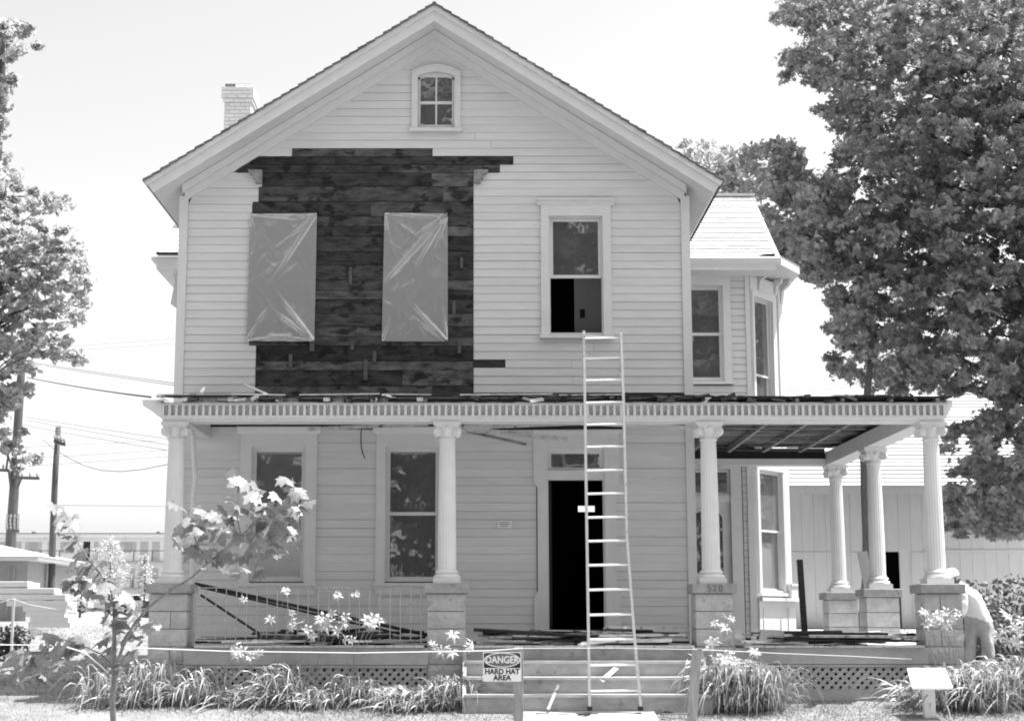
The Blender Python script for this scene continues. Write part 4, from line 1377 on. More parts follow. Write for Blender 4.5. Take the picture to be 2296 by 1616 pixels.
# plain lectern-type marker
def wayside():
    Y = 20.9
    x0, x1 = wx(2072, 1560, Y), wx(2097, 1560, Y)
    t = thing('wayside_marker', 'blank white slanted wayside panel on a single white post on the lawn', 'marker', ((x0+x1)/2, Y, gz(Y)))
    MB().box(x0, x1, Y, Y+.10, gz(Y)-.1, wz(1538, Y)).build('post', M['white'], t)
    a, b = w(2045, 1539, Y-.16), w(2136, 1539, Y-.16)
    c, d = w(2034, 1499, Y+.26), w(2119, 1497, Y+.26)
    vs = [(a[0],Y-.16,a[1]),(b[0],Y-.16,a[1]),(d[0],Y+.26,d[1]),(c[0],Y+.26,d[1])]
    vs += [(x,y-.004,z-.03) for x,y,z in vs]
    MB().add(vs, [(0,1,2,3),(7,6,5,4),(0,4,5,1),(1,5,6,2),(2,6,7,3),(3,7,4,0)]).build('panel', M['white'], t)
wayside()

# ladder
def ladder():
    yb, zb = 21.02, gz(21.02)-.0
    def Lp(px, py):
        # a point of the ladder's own plane: base at yb, leaning on the cornice
        y = yb
        for _ in range(12):
            z = wz(py, y); y = yb + .135*(z-zb)
        a = w(px, py, y); return Vector((a[0], y, a[1]))
    t = thing('ladder', 'tall aluminium ladder leaning on the porch roof in front of the open door', 'ladder', Lp(1380, 1588))
    def rail(pts):
        P = [Lp(*q) for q in pts]
        mb = MB()
        for a, b in zip(P[:-1], P[1:]): mb.bar(a, b, .034, .075, (0,-1,.1))
        return mb.build('rail', M['metal'], t)
    LR = [(1309,743),(1315,1150),(1322,1589)]
    RR = [(1392,747),(1398,905),(1405,1200),(1420,1400),(1437,1589)]
    rail(LR); rail(RR)
    def xat(pts, py):
        for a, b in zip(pts[:-1], pts[1:]):
            if a[1] <= py <= b[1]: return a[0]+(b[0]-a[0])*(py-a[1])/(b[1]-a[1])
    for py in (758,803,852,902,951,1001,1054,1106,1159,1212,1266,1321,1377,1432,1490,1548):
        a, b = Lp(xat(LR,py), py+1), Lp(xat(RR,py), py-1)
        MB().tube([a, b], .017, 8).build('rung', M['metal'], t, smooth=False)
    # top tie and hooks of the fly section
    a, b = Lp(1309, 752), Lp(1392, 756)
    MB().bar(a+Vector((0,-.045,0)), b+Vector((0,-.045,0)), .02, .03, (0,-1,0)).build('top_tie', M['metal'], t)
    for px in (1322, 1436):
        q = Lp(px, 1586)
        MB().box(q.x-.03, q.x+.03, q.y-.06, q.y+.06, q.z-.035, q.z+.02).build('foot', M['tyre'], t)
    for pp in (1309, 1392):
        MB().bar(Lp(pp, 760)+Vector((0,.04,0)), Lp(pp, 830)+Vector((0,.04,0)), .03, .04, (0,-1,.1)).build('guide_bracket', M['metal'], t)
ladder()

# small notice plate on the porch wall
def notice():
    Y = YW-.03
    x0, z1 = w(1116, 1167, Y); x1, z0 = w(1148, 1183, Y)
    o = MB().box(x0, x1, Y-.012, Y-.004, z0, z1).build('notice_plate', M['white'], None)
    tag(o, 'small white notice plate on the porch wall left of the open door', 'notice')
    for k, (f0, f1) in enumerate(((.12,.82),(.08,.9),(.2,.7))):
        zz = z1-(z1-z0)*(.25+.24*k)
        box('print', M['greyshade'], o, x0+(x1-x0)*f0, x0+(x1-x0)*f1, Y-.0126, Y-.0121, zz-.008, zz+.008)
notice()

# ------------------------------------------------------------------ debris of the demolition
def debris():
    r = random.Random(17)
    def plank(name, c, L, ang, wd, th, tilt, roll, mt, label, cat, group=None):
        o = MB().box(-L/2, L/2, -wd/2, wd/2, -th/2, th/2)
        me_o = o.build(name, mt, None)
        me_o.location = (c[0], c[1], c[2]); me_o.rotation_euler = (roll, tilt, ang)
        return tag(me_o, label, cat, group)
    zones = [(-3.95, -.78, 30, 'loose torn-off board in the debris behind the iron railing', 'torn-off boards behind the railing', .16),
             (-.1, 2.85, 42, 'loose torn-off board strewn at the top of the steps before the open door', 'torn-off boards at the top of the steps', .20),
             (3.5, 6.0, 34, 'loose torn-off board lying on the right part of the porch floor', 'torn-off boards on the right porch floor', .15)]
    for x0, x1, n, lab, grp, hmax in zones:
        for k in range(n):
            L = r.uniform(.4, 1.9)
            L = min(L, (x1-x0)*.8)
            ang = r.gauss(0, .16) if r.random() < .85 else r.uniform(-1.2, 1.2)
            ext = L/2*abs(math.cos(ang))
            cx = r.uniform(x0+ext, x1-ext) if x1-x0 > 2*ext else (x0+x1)/2
            cy = r.uniform(22.12, 22.9)
            th = r.choice([.014, .018, .022, .03])
            z = ZFLOOR + .012 + th/2 + hmax*(k/n)**1.3 * (.35+.65*min(1,(cy-22.05)/.5))
            mt = r.choice([M['oldpaint'], M['oldpaint'], M['white'], M['darkwood'], M['darkwood'], M['rawwood'], M['tar'], M['oldpaint']])
            plank('loose_board', (cx, cy, z), L, ang, r.uniform(.05,.13), th, r.gauss(0,.03), r.gauss(0,.18), mt, lab, 'board', grp)
    # dark heaps beneath (tar paper, rags)
    for x, y, L, lab in ((.95, 23.1, .9, 'crumpled dark tar paper heap just left of the ladder on the porch'), (1.9, 22.9, .8, 'crumpled dark tar paper heap right of the ladder on the porch'),
                         (-1.7, 22.75, .9, 'crumpled dark tar paper heap behind the railing left of the second pier')):
        mb = MB(); n, m_ = 14, 7
        for j in range(m_+1):
            for i in range(n+1):
                u, v = i/n, j/m_
                e = min(u,1-u)*2*min(v,1-v)*2
                mb.v.append((x+(u-.5)*L, y+(v-.5)*.5, ZFLOOR+.004+.14*math.sqrt(max(e,0))+.05*e*mnoise.noise(Vector((u*7+x,v*5,0)))))
        for j in range(m_):
            for i in range(n):
                a = j*(n+1)+i; mb.f.append((a,a+1,a+n+2,a+n+1))
        tag(mb.build('tar_paper_heap', M['tar'], None), lab, 'tar paper')
    # long boards leaning from the left pier down to the floor
    def lean(p0, p1, Y0, Y1, wd, th, mt, label):
        a, b = P3(*p0, Y0), P3(*p1, Y1)
        tag(MB().bar(a, b, wd, th, (0,-.5,1)).build('leaning_board', M[mt], None), label, 'board')
    lean((437,1308), (960,1423), 22.75, 22.7, .045, .03, 'darkwood', 'longest dark board slanting from the left pier top down behind the railing')
    lean((450,1316), (900,1421), 22.85, 22.8, .03, .02, 'darkwood', 'thin dark board slanting just under the longest one behind the railing')
    lean((450,1333), (582,1420), 22.70, 22.65, .032, .02, 'darkwood', 'short steep dark board slanting behind the left end of the railing')
    lean((1062,1411), (1300,1424), 22.5, 22.6, .05, .03, 'darkwood', 'dark splintered board lying right of the second pier')
    # plank and stick on the steps
    a, b = P3(1349,1526,21.40), P3(1388,1492,21.75)
    tag(MB().bar(a, b, .06, .02, (0,-1,.6)).build('loose_board', M['oldpaint'], None), 'short pale board slanting on the steps between the ladder rails', 'board')
    a, b = P3(1229,1589,21.03), P3(1252,1535,21.17)
    tag(MB().bar(a, b, .035, .02, (0,-1,.3)).build('stick', M['oldpaint'], None), 'pale splintered stick propped on the lowest step left of the ladder', 'stick')
    # broken block
    mb = MB(); x0, z0 = w(1697, 1441, 22.2); x1, z1 = w(1756, 1412, 22.2)
    mb.add([(x0,22.15,ZFLOOR+.005),(x1-.03,22.15,ZFLOOR+.005),(x1+.02,22.15,z1-.05),(x1-.02,22.18,z1),(x0+.06,22.18,z1+.01),
            (x0+.05,22.55,ZFLOOR+.005),(x1,22.55,ZFLOOR+.005),(x1+.02,22.5,z1-.05),(x1-.02,22.48,z1),(x0+.1,22.48,z1+.005)],
           [(0,1,2,3,4),(9,8,7,6,5),(0,5,6,1),(1,6,7,2),(2,7,8,3),(3,8,9,4),(4,9,5,0)])
    tag(mb.build('broken_block', M['stone'], None, bevel=.012), 'broken grey stone block sitting on the right porch edge', 'stone')
    # chips on the walk
    for k in range(16):
        y = r.uniform(20.75, 21.05); x = r.uniform(.3, 2.6)
        plank('wood_chip', (x, y, gz(y)+.045), r.uniform(.06,.2), r.uniform(-.5,.5), .03, .012, 0, 0, r.choice([M['rawwood'],M['darkwood'],M['grey']]),
              'wood chip littering the walk at the foot of the steps', 'wood chip', 'wood chips on the walk')
    # leaning boards seen past the side porch
    a, b = P3(1933,1236,26.3), P3(1947,1308,26.3)
    tag(MB().bar(a, b, .16, .03, (0,-1,0)).build('leaning_board', M['greyshade'], None), 'grey plank standing just left of the middle right column', 'board')
    a, b = P3(1793,1254,29.35), P3(1804,1415,29.35)
    tag(MB().bar(a, b, .11, .03, (0,-1,0)).build('leaning_board', M['darkwood'], None), 'dark plank leaning at the outer corner of the bay', 'board')
debris()

# ------------------------------------------------------------------ leaves: templates
def tmpl_maple():
    pts = [(0,-.5),(.07,-.28),(.30,-.36),(.27,-.18),(.50,-.06),(.36,.02),(.46,.26),(.22,.18),(.12,.24),(0,.52),(-.12,.24),(-.22,.18),(-.46,.26),(-.36,.02),(-.50,-.06),(-.27,-.18),(-.30,-.36),(-.07,-.28)]
    return pts
def tmpl_leaf(): return [(0,-.5),(.2,-.25),(.3,.0),(.2,.28),(0,.5),(-.2,.28),(-.3,0),(-.2,-.25)]
def leaf_arrays(pts, bend):
    v = [(0,0,0)] + [(x, y, -bend*(x*x*1.6+max(0,y)**2*.8)) for x, y in pts]
    n = len(pts)
    f = [(0, 1+i, 1+(i+1) % n) for i in range(n)]
    return np.array(v, dtype=np.float64), np.array(f, dtype=np.int64)
def rand_rots(rg, n, up_bias):
    """rotation matrices: leaf normal biased upward, random heading"""
    nrm = rg.normal(size=(n,3)); nrm[:,2] = np.abs(nrm[:,2])*up_bias + .15
    nrm /= np.linalg.norm(nrm, axis=1)[:,None]
    h = rg.normal(size=(n,3)); h[:,2] -= .5
    t = h - nrm*(h*nrm).sum(1)[:,None]
    t /= np.linalg.norm(t, axis=1)[:,None]
    s = np.cross(t, nrm)
    return np.stack([s, t, nrm], axis=2)
def mesh_from_np(name, V, Fc):
    me = bpy.data.meshes.new(name)
    k = Fc.shape[1]
    me.vertices.add(len(V)); me.vertices.foreach_set('co', V.astype(np.float32).ravel())
    me.loops.add(Fc.size); me.loops.foreach_set('vertex_index', Fc.astype(np.int32).ravel())
    me.polygons.add(len(Fc)); me.polygons.foreach_set('loop_start', np.arange(0, Fc.size, k, dtype=np.int32))
    me.update(calc_edges=True)
    return me
def leaf_mass(name, pos, rots, sizes, tmpl, mt, parent, kind='stuff'):
    tv, tf = tmpl
    V = np.einsum('nij,kj->nki', rots, tv)*sizes[:,None,None] + pos[:,None,:]
    n, k = len(pos), len(tv)
    Fc = (tf[None,:,:] + (np.arange(n)*k)[:,None,None]).reshape(-1,3)
    c = np.array(origin(parent)) if parent is not None else np.zeros(3)
    ctr = pos.mean(0)
    me = mesh_from_np(name, V.reshape(-1,3)-ctr, Fc)
    me.materials.append(mt)
    o = bpy.data.objects.new(name, me)
    o.location = Vector(ctr-c)
    link(o, parent)
    if kind: o['kind'] = kind
    return o
def leaf_objects(name, pos, rots, sizes, tmpl, mt, parent):
    tv, tf = tmpl
    me = mesh_from_np(name, tv, tf); me.materials.append(mt)
    c = origin(parent)
    for p, q, s in zip(pos, rots, sizes):
        o = bpy.data.objects.new(name, me)
        o.matrix_local = Matrix.LocRotScale(Vector(p)-c, Matrix(q.tolist()).to_quaternion(), Vector((s,s,s)))
        link(o, parent)
T_MAPLE = leaf_arrays(tmpl_maple(), .55)
T_MAPLE2 = leaf_arrays([(0,-.45),(.16,-.26),(.42,-.34),(.24,-.04),(.50,.16),(.16,.16),(0,.56),(-.16,.16),(-.50,.16),(-.24,-.04),(-.42,-.34),(-.16,-.26)], .5)
T_LEAF = leaf_arrays(tmpl_leaf(), .6)
T_QUAD = (np.array([(-.5,-.35,0),(.5,-.4,0),(.45,.4,-.1),(-.4,.45,.06)]), np.array([(0,1,2),(0,2,3)]))

def in_poly(x, y, poly):
    c = False
    for i in range(len(poly)):
        x1, y1 = poly[i]; x2, y2 = poly[i-1]
        if (y1 > y) != (y2 > y) and x < (x2-x1)*(y-y1)/(y2-y1)+x1: c = not c
    return c
def edge_dist(x, y, poly):
    d = 1e9
    for i in range(len(poly)):
        ax, ay = poly[i-1]; bx, by = poly[i]
        vx, vy = bx-ax, by-ay
        t = max(0, min(1, ((x-ax)*vx+(y-ay)*vy)/max(vx*vx+vy*vy, 1e-9)))
        d = min(d, math.hypot(x-ax-t*vx, y-ay-t*vy))
    return d

def crown(rg, poly, depth, n_cl, leaves, rpx, flat=.55, erode=.35, gap=None):
    """clumps of leaves spread through the volume that a measured outline spans; returns leaf positions and clump centres"""
    xs = [p[0] for p in poly]; ys = [p[1] for p in poly]
    out, ctrs = [], []
    tries = 0
    while len(ctrs) < n_cl and tries < n_cl*60:
        tries += 1
        x, y = rg.uniform(min(xs), max(xs)), rg.uniform(min(ys), max(ys))
        if not in_poly(x, y, poly): continue
        r = rg.uniform(*rpx)
        if edge_dist(x, y, poly) < r*erode: continue
        if gap is not None and gap(x, y): continue
        Y = depth(x, y, rg)
        X, Z = w(x, y, Y)
        if Z < .6: continue
        R_ = r*Y/F
        k = int(leaves*rg.uniform(.7, 1.3))
        q = rg.normal(size=(k,3)); q /= np.linalg.norm(q, axis=1)[:,None]
        q *= (rg.uniform(0, 1, k)**.45)[:,None]*np.where(rg.uniform(0, 1, k) < .22, rg.uniform(1.0, 1.7, k), 1.0)[:,None]
        tilt = rg.uniform(-.5, .5)
        q[:,2] = q[:,2]*flat + q[:,0]*tilt*.5
        out.append(np.array((X, Y, Z)) + q*R_)
        ctrs.append((X, Y, Z))
    return np.concatenate(out), np.array(ctrs)

def limbs(ctrs, trunk_pts, rad0, rg, parent, mt, frac=.5, seg=5):
    """branches from the trunk to a share of the clumps, sagging on the way"""
    mb = MB()
    tp = np.array(trunk_pts)
    idx = rg.permutation(len(ctrs))[:int(len(ctrs)*frac)]
    for i in idx:
        c = ctrs[i]
        # leave the trunk lower than the clump
        zs = tp[:,2]
        zt = np.clip(c[2] - .45*np.hypot(c[0]-tp[0,0], c[1]-tp[0,1]), zs.min()+.3*(zs.max()-zs.min()), zs.max())
        j = int(np.argmin(abs(zs-zt))); a = tp[j]
        c = a + (c-a)*.84
        ln = np.linalg.norm(c-a)
        pts = []
        for k in range(seg+1):
            t = k/seg
            p = a + (c-a)*t
            p = p + np.array((rg.normal(0,.03)*ln*math.sin(t*3.14), rg.normal(0,.03)*ln*math.sin(t*3.14), .10*ln*math.sin(t*3.14)))
            pts.append(tuple(p))
        r0 = min(.008*ln+.01, rad0*.5)
        mb.tube(pts, [r0*(1-.85*k/seg) for k in range(seg+1)], 5, cap=False)
    if mb.v: return mb.build('limb', mt, parent, smooth=True)

# ------------------------------------------------------------------ the dark maple on the right
def maple():
    rg = np.random.default_rng(5)
    base = (13.4, 35.5, gz(35.5))
    t = thing('maple_tree', 'large dark maple with drooping branches filling the right edge behind the porch', 'tree', base)
    tp = [(base[0]+.12*math.sin(z*.7), base[1]+.1*math.cos(z), z) for z in np.linspace(base[2]-.2, 15, 14)]
    MB().tube(tp, [.36-.022*k for k in range(14)], 12).build('trunk', M['bark'], t, smooth=True)
    poly = [(1752,-120),(1758,0),(1705,55),(1775,62),(1805,79),(1757,127),(1735,178),(1788,193),(1836,197),(1858,215),(1815,250),(1868,285),(1878,310),
            (1850,380),(1800,420),(1772,520),(1752,566),(1790,600),(1798,640),(1838,650),(1850,690),(1836,727),(1856,765),(1848,806),(1872,850),(1905,875),(2000,885),(2110,880),
            (2135,905),(2118,930),(2112,985),(2120,1048),(2113,1110),(2122,1190),(2179,1218),(2200,1195),(2240,1216),(2275,1205),(2420,1215),(2560,1170),(2720,1000),(2830,700),(2820,300),(2700,0),(2600,-160)]
    gaps = [(2172,908,26),(2150,935,12),(2215,900,14),(2160,985,10),(1803,376,14),(2255,1005,16),(2170,1010,10),(1895,60,8),(2040,150,10)]
    def gap(x, y): return any((x-a)**2+(y-b)**2 < (r+5)**2 for a, b, r in gaps)
    def depth(x, y, g):
        u = min(1, max(0, (x-1740)/560))
        return 31.5 + 2*(1-u) + g.uniform(0, 1)*5.0
    pos, ctrs = crown(rg, poly, depth, 3500, 42, (12, 36), flat=.55, erode=.35, gap=gap)
    # back fill so that the crown is deep
    pos2, c2 = crown(rg, poly, lambda x, y, g: 36.3+g.uniform(0, 2.2), 760, 46, (26, 52), flat=.7, erode=.8, gap=gap)
    P = np.concatenate([pos, pos2])
    keep = []
    for i, p in enumerate(P):
        x, y, d = proj(p)
        ok = not gap(x, y) or rg.uniform() < .12
        if p[0] < 6.75 and p[2] < 4.4: ok = False        # nothing inside the porch
        keep.append(ok)
    P = P[np.array(keep)]
    sz = rg.uniform(.10, .20, len(P))
    rt = rand_rots(rg, len(P), 1.1)
    # the 300 that show largest are leaves of their own
    sc = np.array([(s/proj(p)[2] if (0 < proj(p)[0] < 2296 and -10 < proj(p)[1] < 1616) else 0) - .0004*rg.uniform() for p, s in zip(P, sz)])
    order = np.argsort(-sc); big, rest = order[:290], order[290:]
    leaf_objects('leaf', P[big], rt[big], sz[big]*1.12, T_MAPLE, M['leaf_maple'], t)
    leaf_mass('foliage', P[rest], rt[rest], sz[rest], T_MAPLE2, M['leaf_maple'], t)
    limbs(ctrs, tp, .22, rg, t, M['bark'], .035, 6)
maple()
def rear_tree():
    rg = np.random.default_rng(6)
    base = (wx(1925, 1416, 30.5)-.0, 30.5, gz(30.5))
    t = thing('shade_tree', 'paler leafy tree behind the side wing roof, thin dark trunk between porch columns', 'tree', base)
    pts = []
    for px, py in ((1915,1432),(1927,1405),(1936,1372),(1941,1300),(1942,1200),(1938,1100),(1936,1030),(1942,900),(1955,780),(1930,620),(1880,470)):
        a = w(px, py, 30.5+ (1432-py)*.004); pts.append((a[0], 30.5+(1432-py)*.004, a[1]))
    pts[0] = (pts[0][0]-.05, pts[0][1], gz(30.5)-.05)
    MB().tube(pts, [.19,.12,.085,.075,.072,.075,.07,.07,.06,.05,.04], 10).build('trunk', M['bark'], t, smooth=True)
    poly = [(1500,280),(1535,298),(1552,328),(1585,322),(1620,338),(1650,322),(1700,322),(1740,316),(1785,318),(1800,345),(1795,372),(1840,400),(1900,400),(1920,620),(1800,640),(1745,600),(1700,470),(1600,470),(1600,400),(1556,362),(1530,325)]
    pos, ctrs = crown(rg, poly, lambda x, y, g: 35+g.uniform(0, 5), 260, 62, (14, 34), flat=.7, erode=.3)
    sz = rg.uniform(.13, .2, len(pos)); rt = rand_rots(rg, len(pos), 1.0)
    leaf_mass('foliage', pos, rt, sz, T_LEAF, M['leaf_rear'], t)
rear_tree()
def left_tree():
    rg = np.random.default_rng(8)
    Y = 44
    base = (wx(-70, 1400, Y), Y, gz(Y))
    t = thing('broadleaf_tree', 'pale grey broadleaf tree at the left edge with feathery drooping boughs', 'tree', base)
    tp = [(base[0]+.15*math.sin(z*.5), Y, z) for z in np.linspace(gz(Y)-.2, 18, 14)]
    MB().tube(tp, [.42-.026*k for k in range(14)], 10).build('trunk', M['bark'], t, smooth=True)
    poly = [(-160,-40),(-10,20),(5,45),(28,35),(75,60),(62,90),(108,98),(98,130),(60,118),(30,125),(25,150),(48,182),(25,195),(14,225),(12,300),(20,330),(18,375),(52,398),(45,420),(78,425),(110,430),(168,447),
            (150,468),(112,478),(168,515),(172,535),(190,570),(196,600),(206,630),(196,655),(204,700),(176,735),(150,712),(165,770),(190,800),(186,838),(150,835),(112,800),(80,818),(70,850),(108,892),(60,885),(40,905),
            (62,955),(100,975),(58,975),(72,1005),(95,1025),(92,1062),(45,1058),(20,1020),(0,985),(-20,1010),(-160,1040)]
    gaps = [(20,800,18),(60,845,14),(15,700,6),(45,930,12),(20,960,10)]
    gap = lambda x, y: any((x-a)**2+(y-b)**2 < (r+6)**2 for a, b, r in gaps)
    pos, ctrs = crown(rg, poly, lambda x, y, g: Y-1.5+g.uniform(0, 4.5), 760, 46, (11, 27), flat=.5, erode=.3, gap=gap)
    sz = rg.uniform(.15, .25, len(pos)); rt = rand_rots(rg, len(pos), 1.2)
    leaf_mass('foliage', pos, rt, sz, T_LEAF, M['leaf_left'], t)
    limbs(ctrs, tp, .3, rg, t, M['bark'], .25)
left_tree()
# shade trees across the street, seen only mirrored in the window panes
def street_trees():
    rg = np.random.default_rng(12)
    for k, (x, y, h, rad) in enumerate(((-14,-19,27,7),(-3.5,-22,29,7.5),(8.0,-20,28,7),(19,-21,27,7),(-25,-24,27,7))):
        t = thing('street_tree', 'tall shade tree across the street mirrored in the window panes', 'tree', (x, y, gz(y)), 'shade trees across the street')
        MB().tube([(x,y,-.8),(x+.2,y,3),(x,y,h*.6)], [.5,.42,.2], 10).build('trunk', M['bark'], t, smooth=True)
        n = 4600
        q = rg.normal(size=(n,3)); q /= np.linalg.norm(q,axis=1)[:,None]; q *= (rg.uniform(0,1,n)**.4)[:,None]
        pos = np.array((x,y,h*.53)) + q*np.array((rad,rad,h*.48))
        pos = pos[(np.array([mnoise.noise(Vector(p*.45)) for p in pos]) > -.18)]
        leaf_mass('foliage', pos, rand_rots(rg,len(pos),.8), rg.uniform(.6,1.0,len(pos)), T_QUAD, M['leaf_street'], t)
street_trees()

# ------------------------------------------------------------------ young sycamore in the left foreground
T_SYC = leaf_arrays([(0,-.48),(.10,-.38),(.30,-.42),(.28,-.26),(.54,-.10),(.40,.0),(.44,.22),(.22,.20),(.14,.36),(0,.56),(-.14,.36),(-.22,.20),(-.44,.22),(-.40,.0),(-.54,-.10),(-.28,-.26),(-.30,-.42),(-.10,-.38)], .55)
def sapling():
    Y = 12.0
    r = random.Random(23); rg = np.random.default_rng(23)
    bx = P3(254, 1616, Y)
    t = thing('sapling', 'young sapling with big pale lobed leaves on a thin crooked trunk in the left foreground', 'sapling', (bx[0], Y, gz(Y)))
    tr = [P3(254,1616,Y)]
    tr.insert(0, (tr[0][0], Y, gz(Y)-.1))
    tr += [P3(252,1570,Y), P3(257,1520,Y), P3(255,1480,Y), P3(256,1440,Y), P3(257,1405,Y), P3(256,1375,Y)]
    MB().tube(tr, [.026,.023,.022,.021,.019,.017,.015,.012], 8).build('trunk', M['barkpale'], t, smooth=True)
    stems = {
        'arch': [(258,1505,0),(266,1475,-.05),(283,1430,-.1),(305,1392,-.12),(340,1355,-.15),(385,1322,-.18),(428,1296,-.2),(465,1263,-.25),(500,1235,-.3),(540,1200,-.3),(590,1160,-.3),(640,1120,-.3)],
        'a2': [(465,1263,-.25),(440,1215,-.2),(425,1170,-.15),(408,1135,-.15)],
        'a3': [(540,1200,-.3),(530,1150,-.35),(525,1110,-.3),(535,1078,-.3)],
        'a4': [(590,1160,-.3),(610,1180,-.2),(600,1230,-.2),(580,1270,-.2)],
        'a5': [(640,1120,-.3),(660,1095,-.3),(655,1070,-.3)],
        'left': [(252,1490,0),(225,1465,.1),(190,1449,.15),(140,1432,.2),(90,1420,.2),(45,1440,.25)],
        'mid': [(256,1375,0),(250,1330,.05),(228,1290,.1),(205,1262,.12),(180,1225,.12),(160,1180,.12),(140,1140,.1)],
        'l2': [(190,1449,.15),(150,1475,.1),(110,1492,.05),(60,1495,.0)],
    }
    for k, pts in stems.items():
        P = [P3(x, y, Y+d) for x, y, d in pts]
        r0 = .014 if k == 'arch' else (.009 if k == 'mid' else .006)
        MB().tube(P, [r0*(1-.7*i/(len(P)-1)) for i in range(len(P))], 6).build('branch', M['barkpale'], t, smooth=True)
    L = [ # px, py, size px, depth offset
        (640,1078,50,-.3),(668,1108,48,-.35),(690,1122,40,-.3),(655,1098,44,-.25),(684,1140,34,-.3),(660,1150,40,-.2),(625,1112,40,-.3),(640,1160,56,-.15),
        (612,1185,60,-.15),(650,1190,52,-.1),(632,1225,56,-.1),(665,1215,44,-.1),(608,1140,48,-.3),
        (528,1078,46,-.3),(552,1088,40,-.3),(575,1092,46,-.35),(560,1112,50,-.35),(520,1120,46,-.3),(500,1138,40,-.3),(545,1140,54,-.25),(585,1135,44,-.3),(570,1165,50,-.2),
        (400,1130,50,-.15),(440,1143,34,-.15),(455,1150,44,-.2),(422,1168,44,-.2),(480,1158,44,-.25),(400,1185,42,-.15),(440,1188,50,-.2),(470,1180,48,-.2),(505,1172,46,-.25),
        (405,1215,46,-.15),(450,1215,54,-.2),(490,1205,50,-.25),(520,1215,62,-.35),(560,1220,58,-.35),(540,1245,54,-.3),(500,1245,48,-.25),(462,1238,56,-.2),(430,1240,46,-.15),
        (575,1250,42,-.25),(555,1275,36,-.2),(580,1283,34,-.2),(515,1265,40,-.2),(480,1268,36,-.2),(600,1245,36,-.15),(530,1285,26,-.2),(595,1205,42,-.15),
        (118,1140,44,.1),(150,1150,40,.1),(130,1168,36,.1),(165,1178,40,.1),(140,1195,44,.12),(170,1208,36,.12),(152,1225,36,.12),
        (180,1240,44,.12),(205,1250,48,.12),(160,1262,44,.12),(190,1275,52,.12),(225,1268,44,.1),(212,1296,40,.1),(168,1296,50,.14),(188,1320,62,.16),(150,1310,40,.14),
        (235,1312,48,.05),(262,1318,50,.05),(220,1335,46,.05),(250,1345,52,.0),(285,1338,60,-.05),(225,1365,46,.05),(268,1372,44,.0),(300,1365,46,-.05),
        (270,1400,48,-.02),(302,1398,46,-.05),(240,1395,34,.05),(280,1428,46,-.05),(310,1430,44,-.08),(330,1400,36,-.08),(245,1425,34,.05),(300,1462,34,-.05),(285,1475,28,0),
        (225,1438,56,.1),(255,1458,40,.05),(205,1470,34,.1),(265,1495,36,0),(250,1505,28,0),
        (90,1408,66,.2),(120,1425,52,.2),(140,1450,70,.2),(165,1440,54,.18),(182,1452,50,.15),(60,1405,30,.2),(100,1455,40,.2),
        (30,1478,64,.1),(62,1488,56,.05),(95,1480,56,.05),(125,1490,58,.05),(20,1502,44,.1),(75,1512,48,.05),(110,1520,44,.05),(50,1525,44,.1),(145,1510,36,.05),(5,1520,44,.1)]
    pos, rots, sizes = [], [], []
    L = L + [(a+r.uniform(-26,26), b+r.uniform(-22,22), c*r.uniform(.55,.8), d-r.uniform(-.1,.15)) for a, b, c, d in L if r.random() < .75]
    for px, py, s, d in L:
        p = P3(px+r.uniform(-4,4), py+r.uniform(-4,4), Y+d+r.uniform(-.08,.08))
        n = Vector((r.gauss(0,.55), -.35+r.gauss(0,.5), .75)).normalized()
        h = Vector((r.gauss(0,1), r.gauss(0,.4)-.2, -1.0))
        h = (h - n*h.dot(n)).normalized()
        s_ = h.cross(n)
        rots.append(np.array([[s_.x,h.x,n.x],[s_.y,h.y,n.y],[s_.z,h.z,n.z]]))
        pos.append(p); sizes.append(s*1.02*Y/F)
    leaf_objects('leaf', np.array(pos), np.array(rots), np.array(sizes), T_SYC, M['leaf_sap'], t)
    # tie to the stake string
    MB().tube([P3(255,1520,Y), P3(224,1490,Y-.1), P3(190,1462,Y-.2), P3(150,1450,Y-.3)], .005, 5).build('tie_string', M['string'], t)
sapling()

# ------------------------------------------------------------------ lily beds
def blades(rg, cx, cy, n, spread, hgt, ln, wd):
    """long strap leaves that rise, arch over and hang to the ground"""
    V, Fc = [], []
    seg = 7
    for i in range(n):
        a = rg.uniform(0, 2*math.pi)
        rr = spread*math.sqrt(rg.uniform(0,1))*.55
        a2 = rg.uniform(0, 2*math.pi)
        x0, y0 = cx+rr*math.cos(a2), cy+rr*math.sin(a2)*.6
        h = hgt*rg.uniform(.35,1.12); L = ln*rg.uniform(.5,1.2)
        ca, sa = math.cos(a), math.sin(a)
        w_ = wd*rg.uniform(.6,1.3)
        pk = rg.uniform(.42,.72)                   # where along its run the leaf peaks
        end = rg.uniform(-.05,.75)                 # how far the tip hangs down
        curl = rg.normal(0,.25)
        b = len(V)
        for k in range(seg+1):
            t = k/seg
            z = h*(1-((t-pk)/pk)**2) if t < pk else h*(1-(1-end)*((t-pk)/(1-pk))**2)
            d = L*t**1.25
            gx, gy = x0+ca*d-sa*curl*d*t, y0+sa*d+ca*curl*d*t
            z0 = gz(gy)
            ww = w_*(1-t**3)*.5+.0008
            V.append((gx-sa*ww, gy+ca*ww, z0+max(z,.005)-.01)); V.append((gx+sa*ww, gy-ca*ww, z0+max(z,.005)))
        for k in range(seg):
            q = b+2*k
            Fc.append((q,q+1,q+3)); Fc.append((q,q+3,q+2))
    return V, Fc
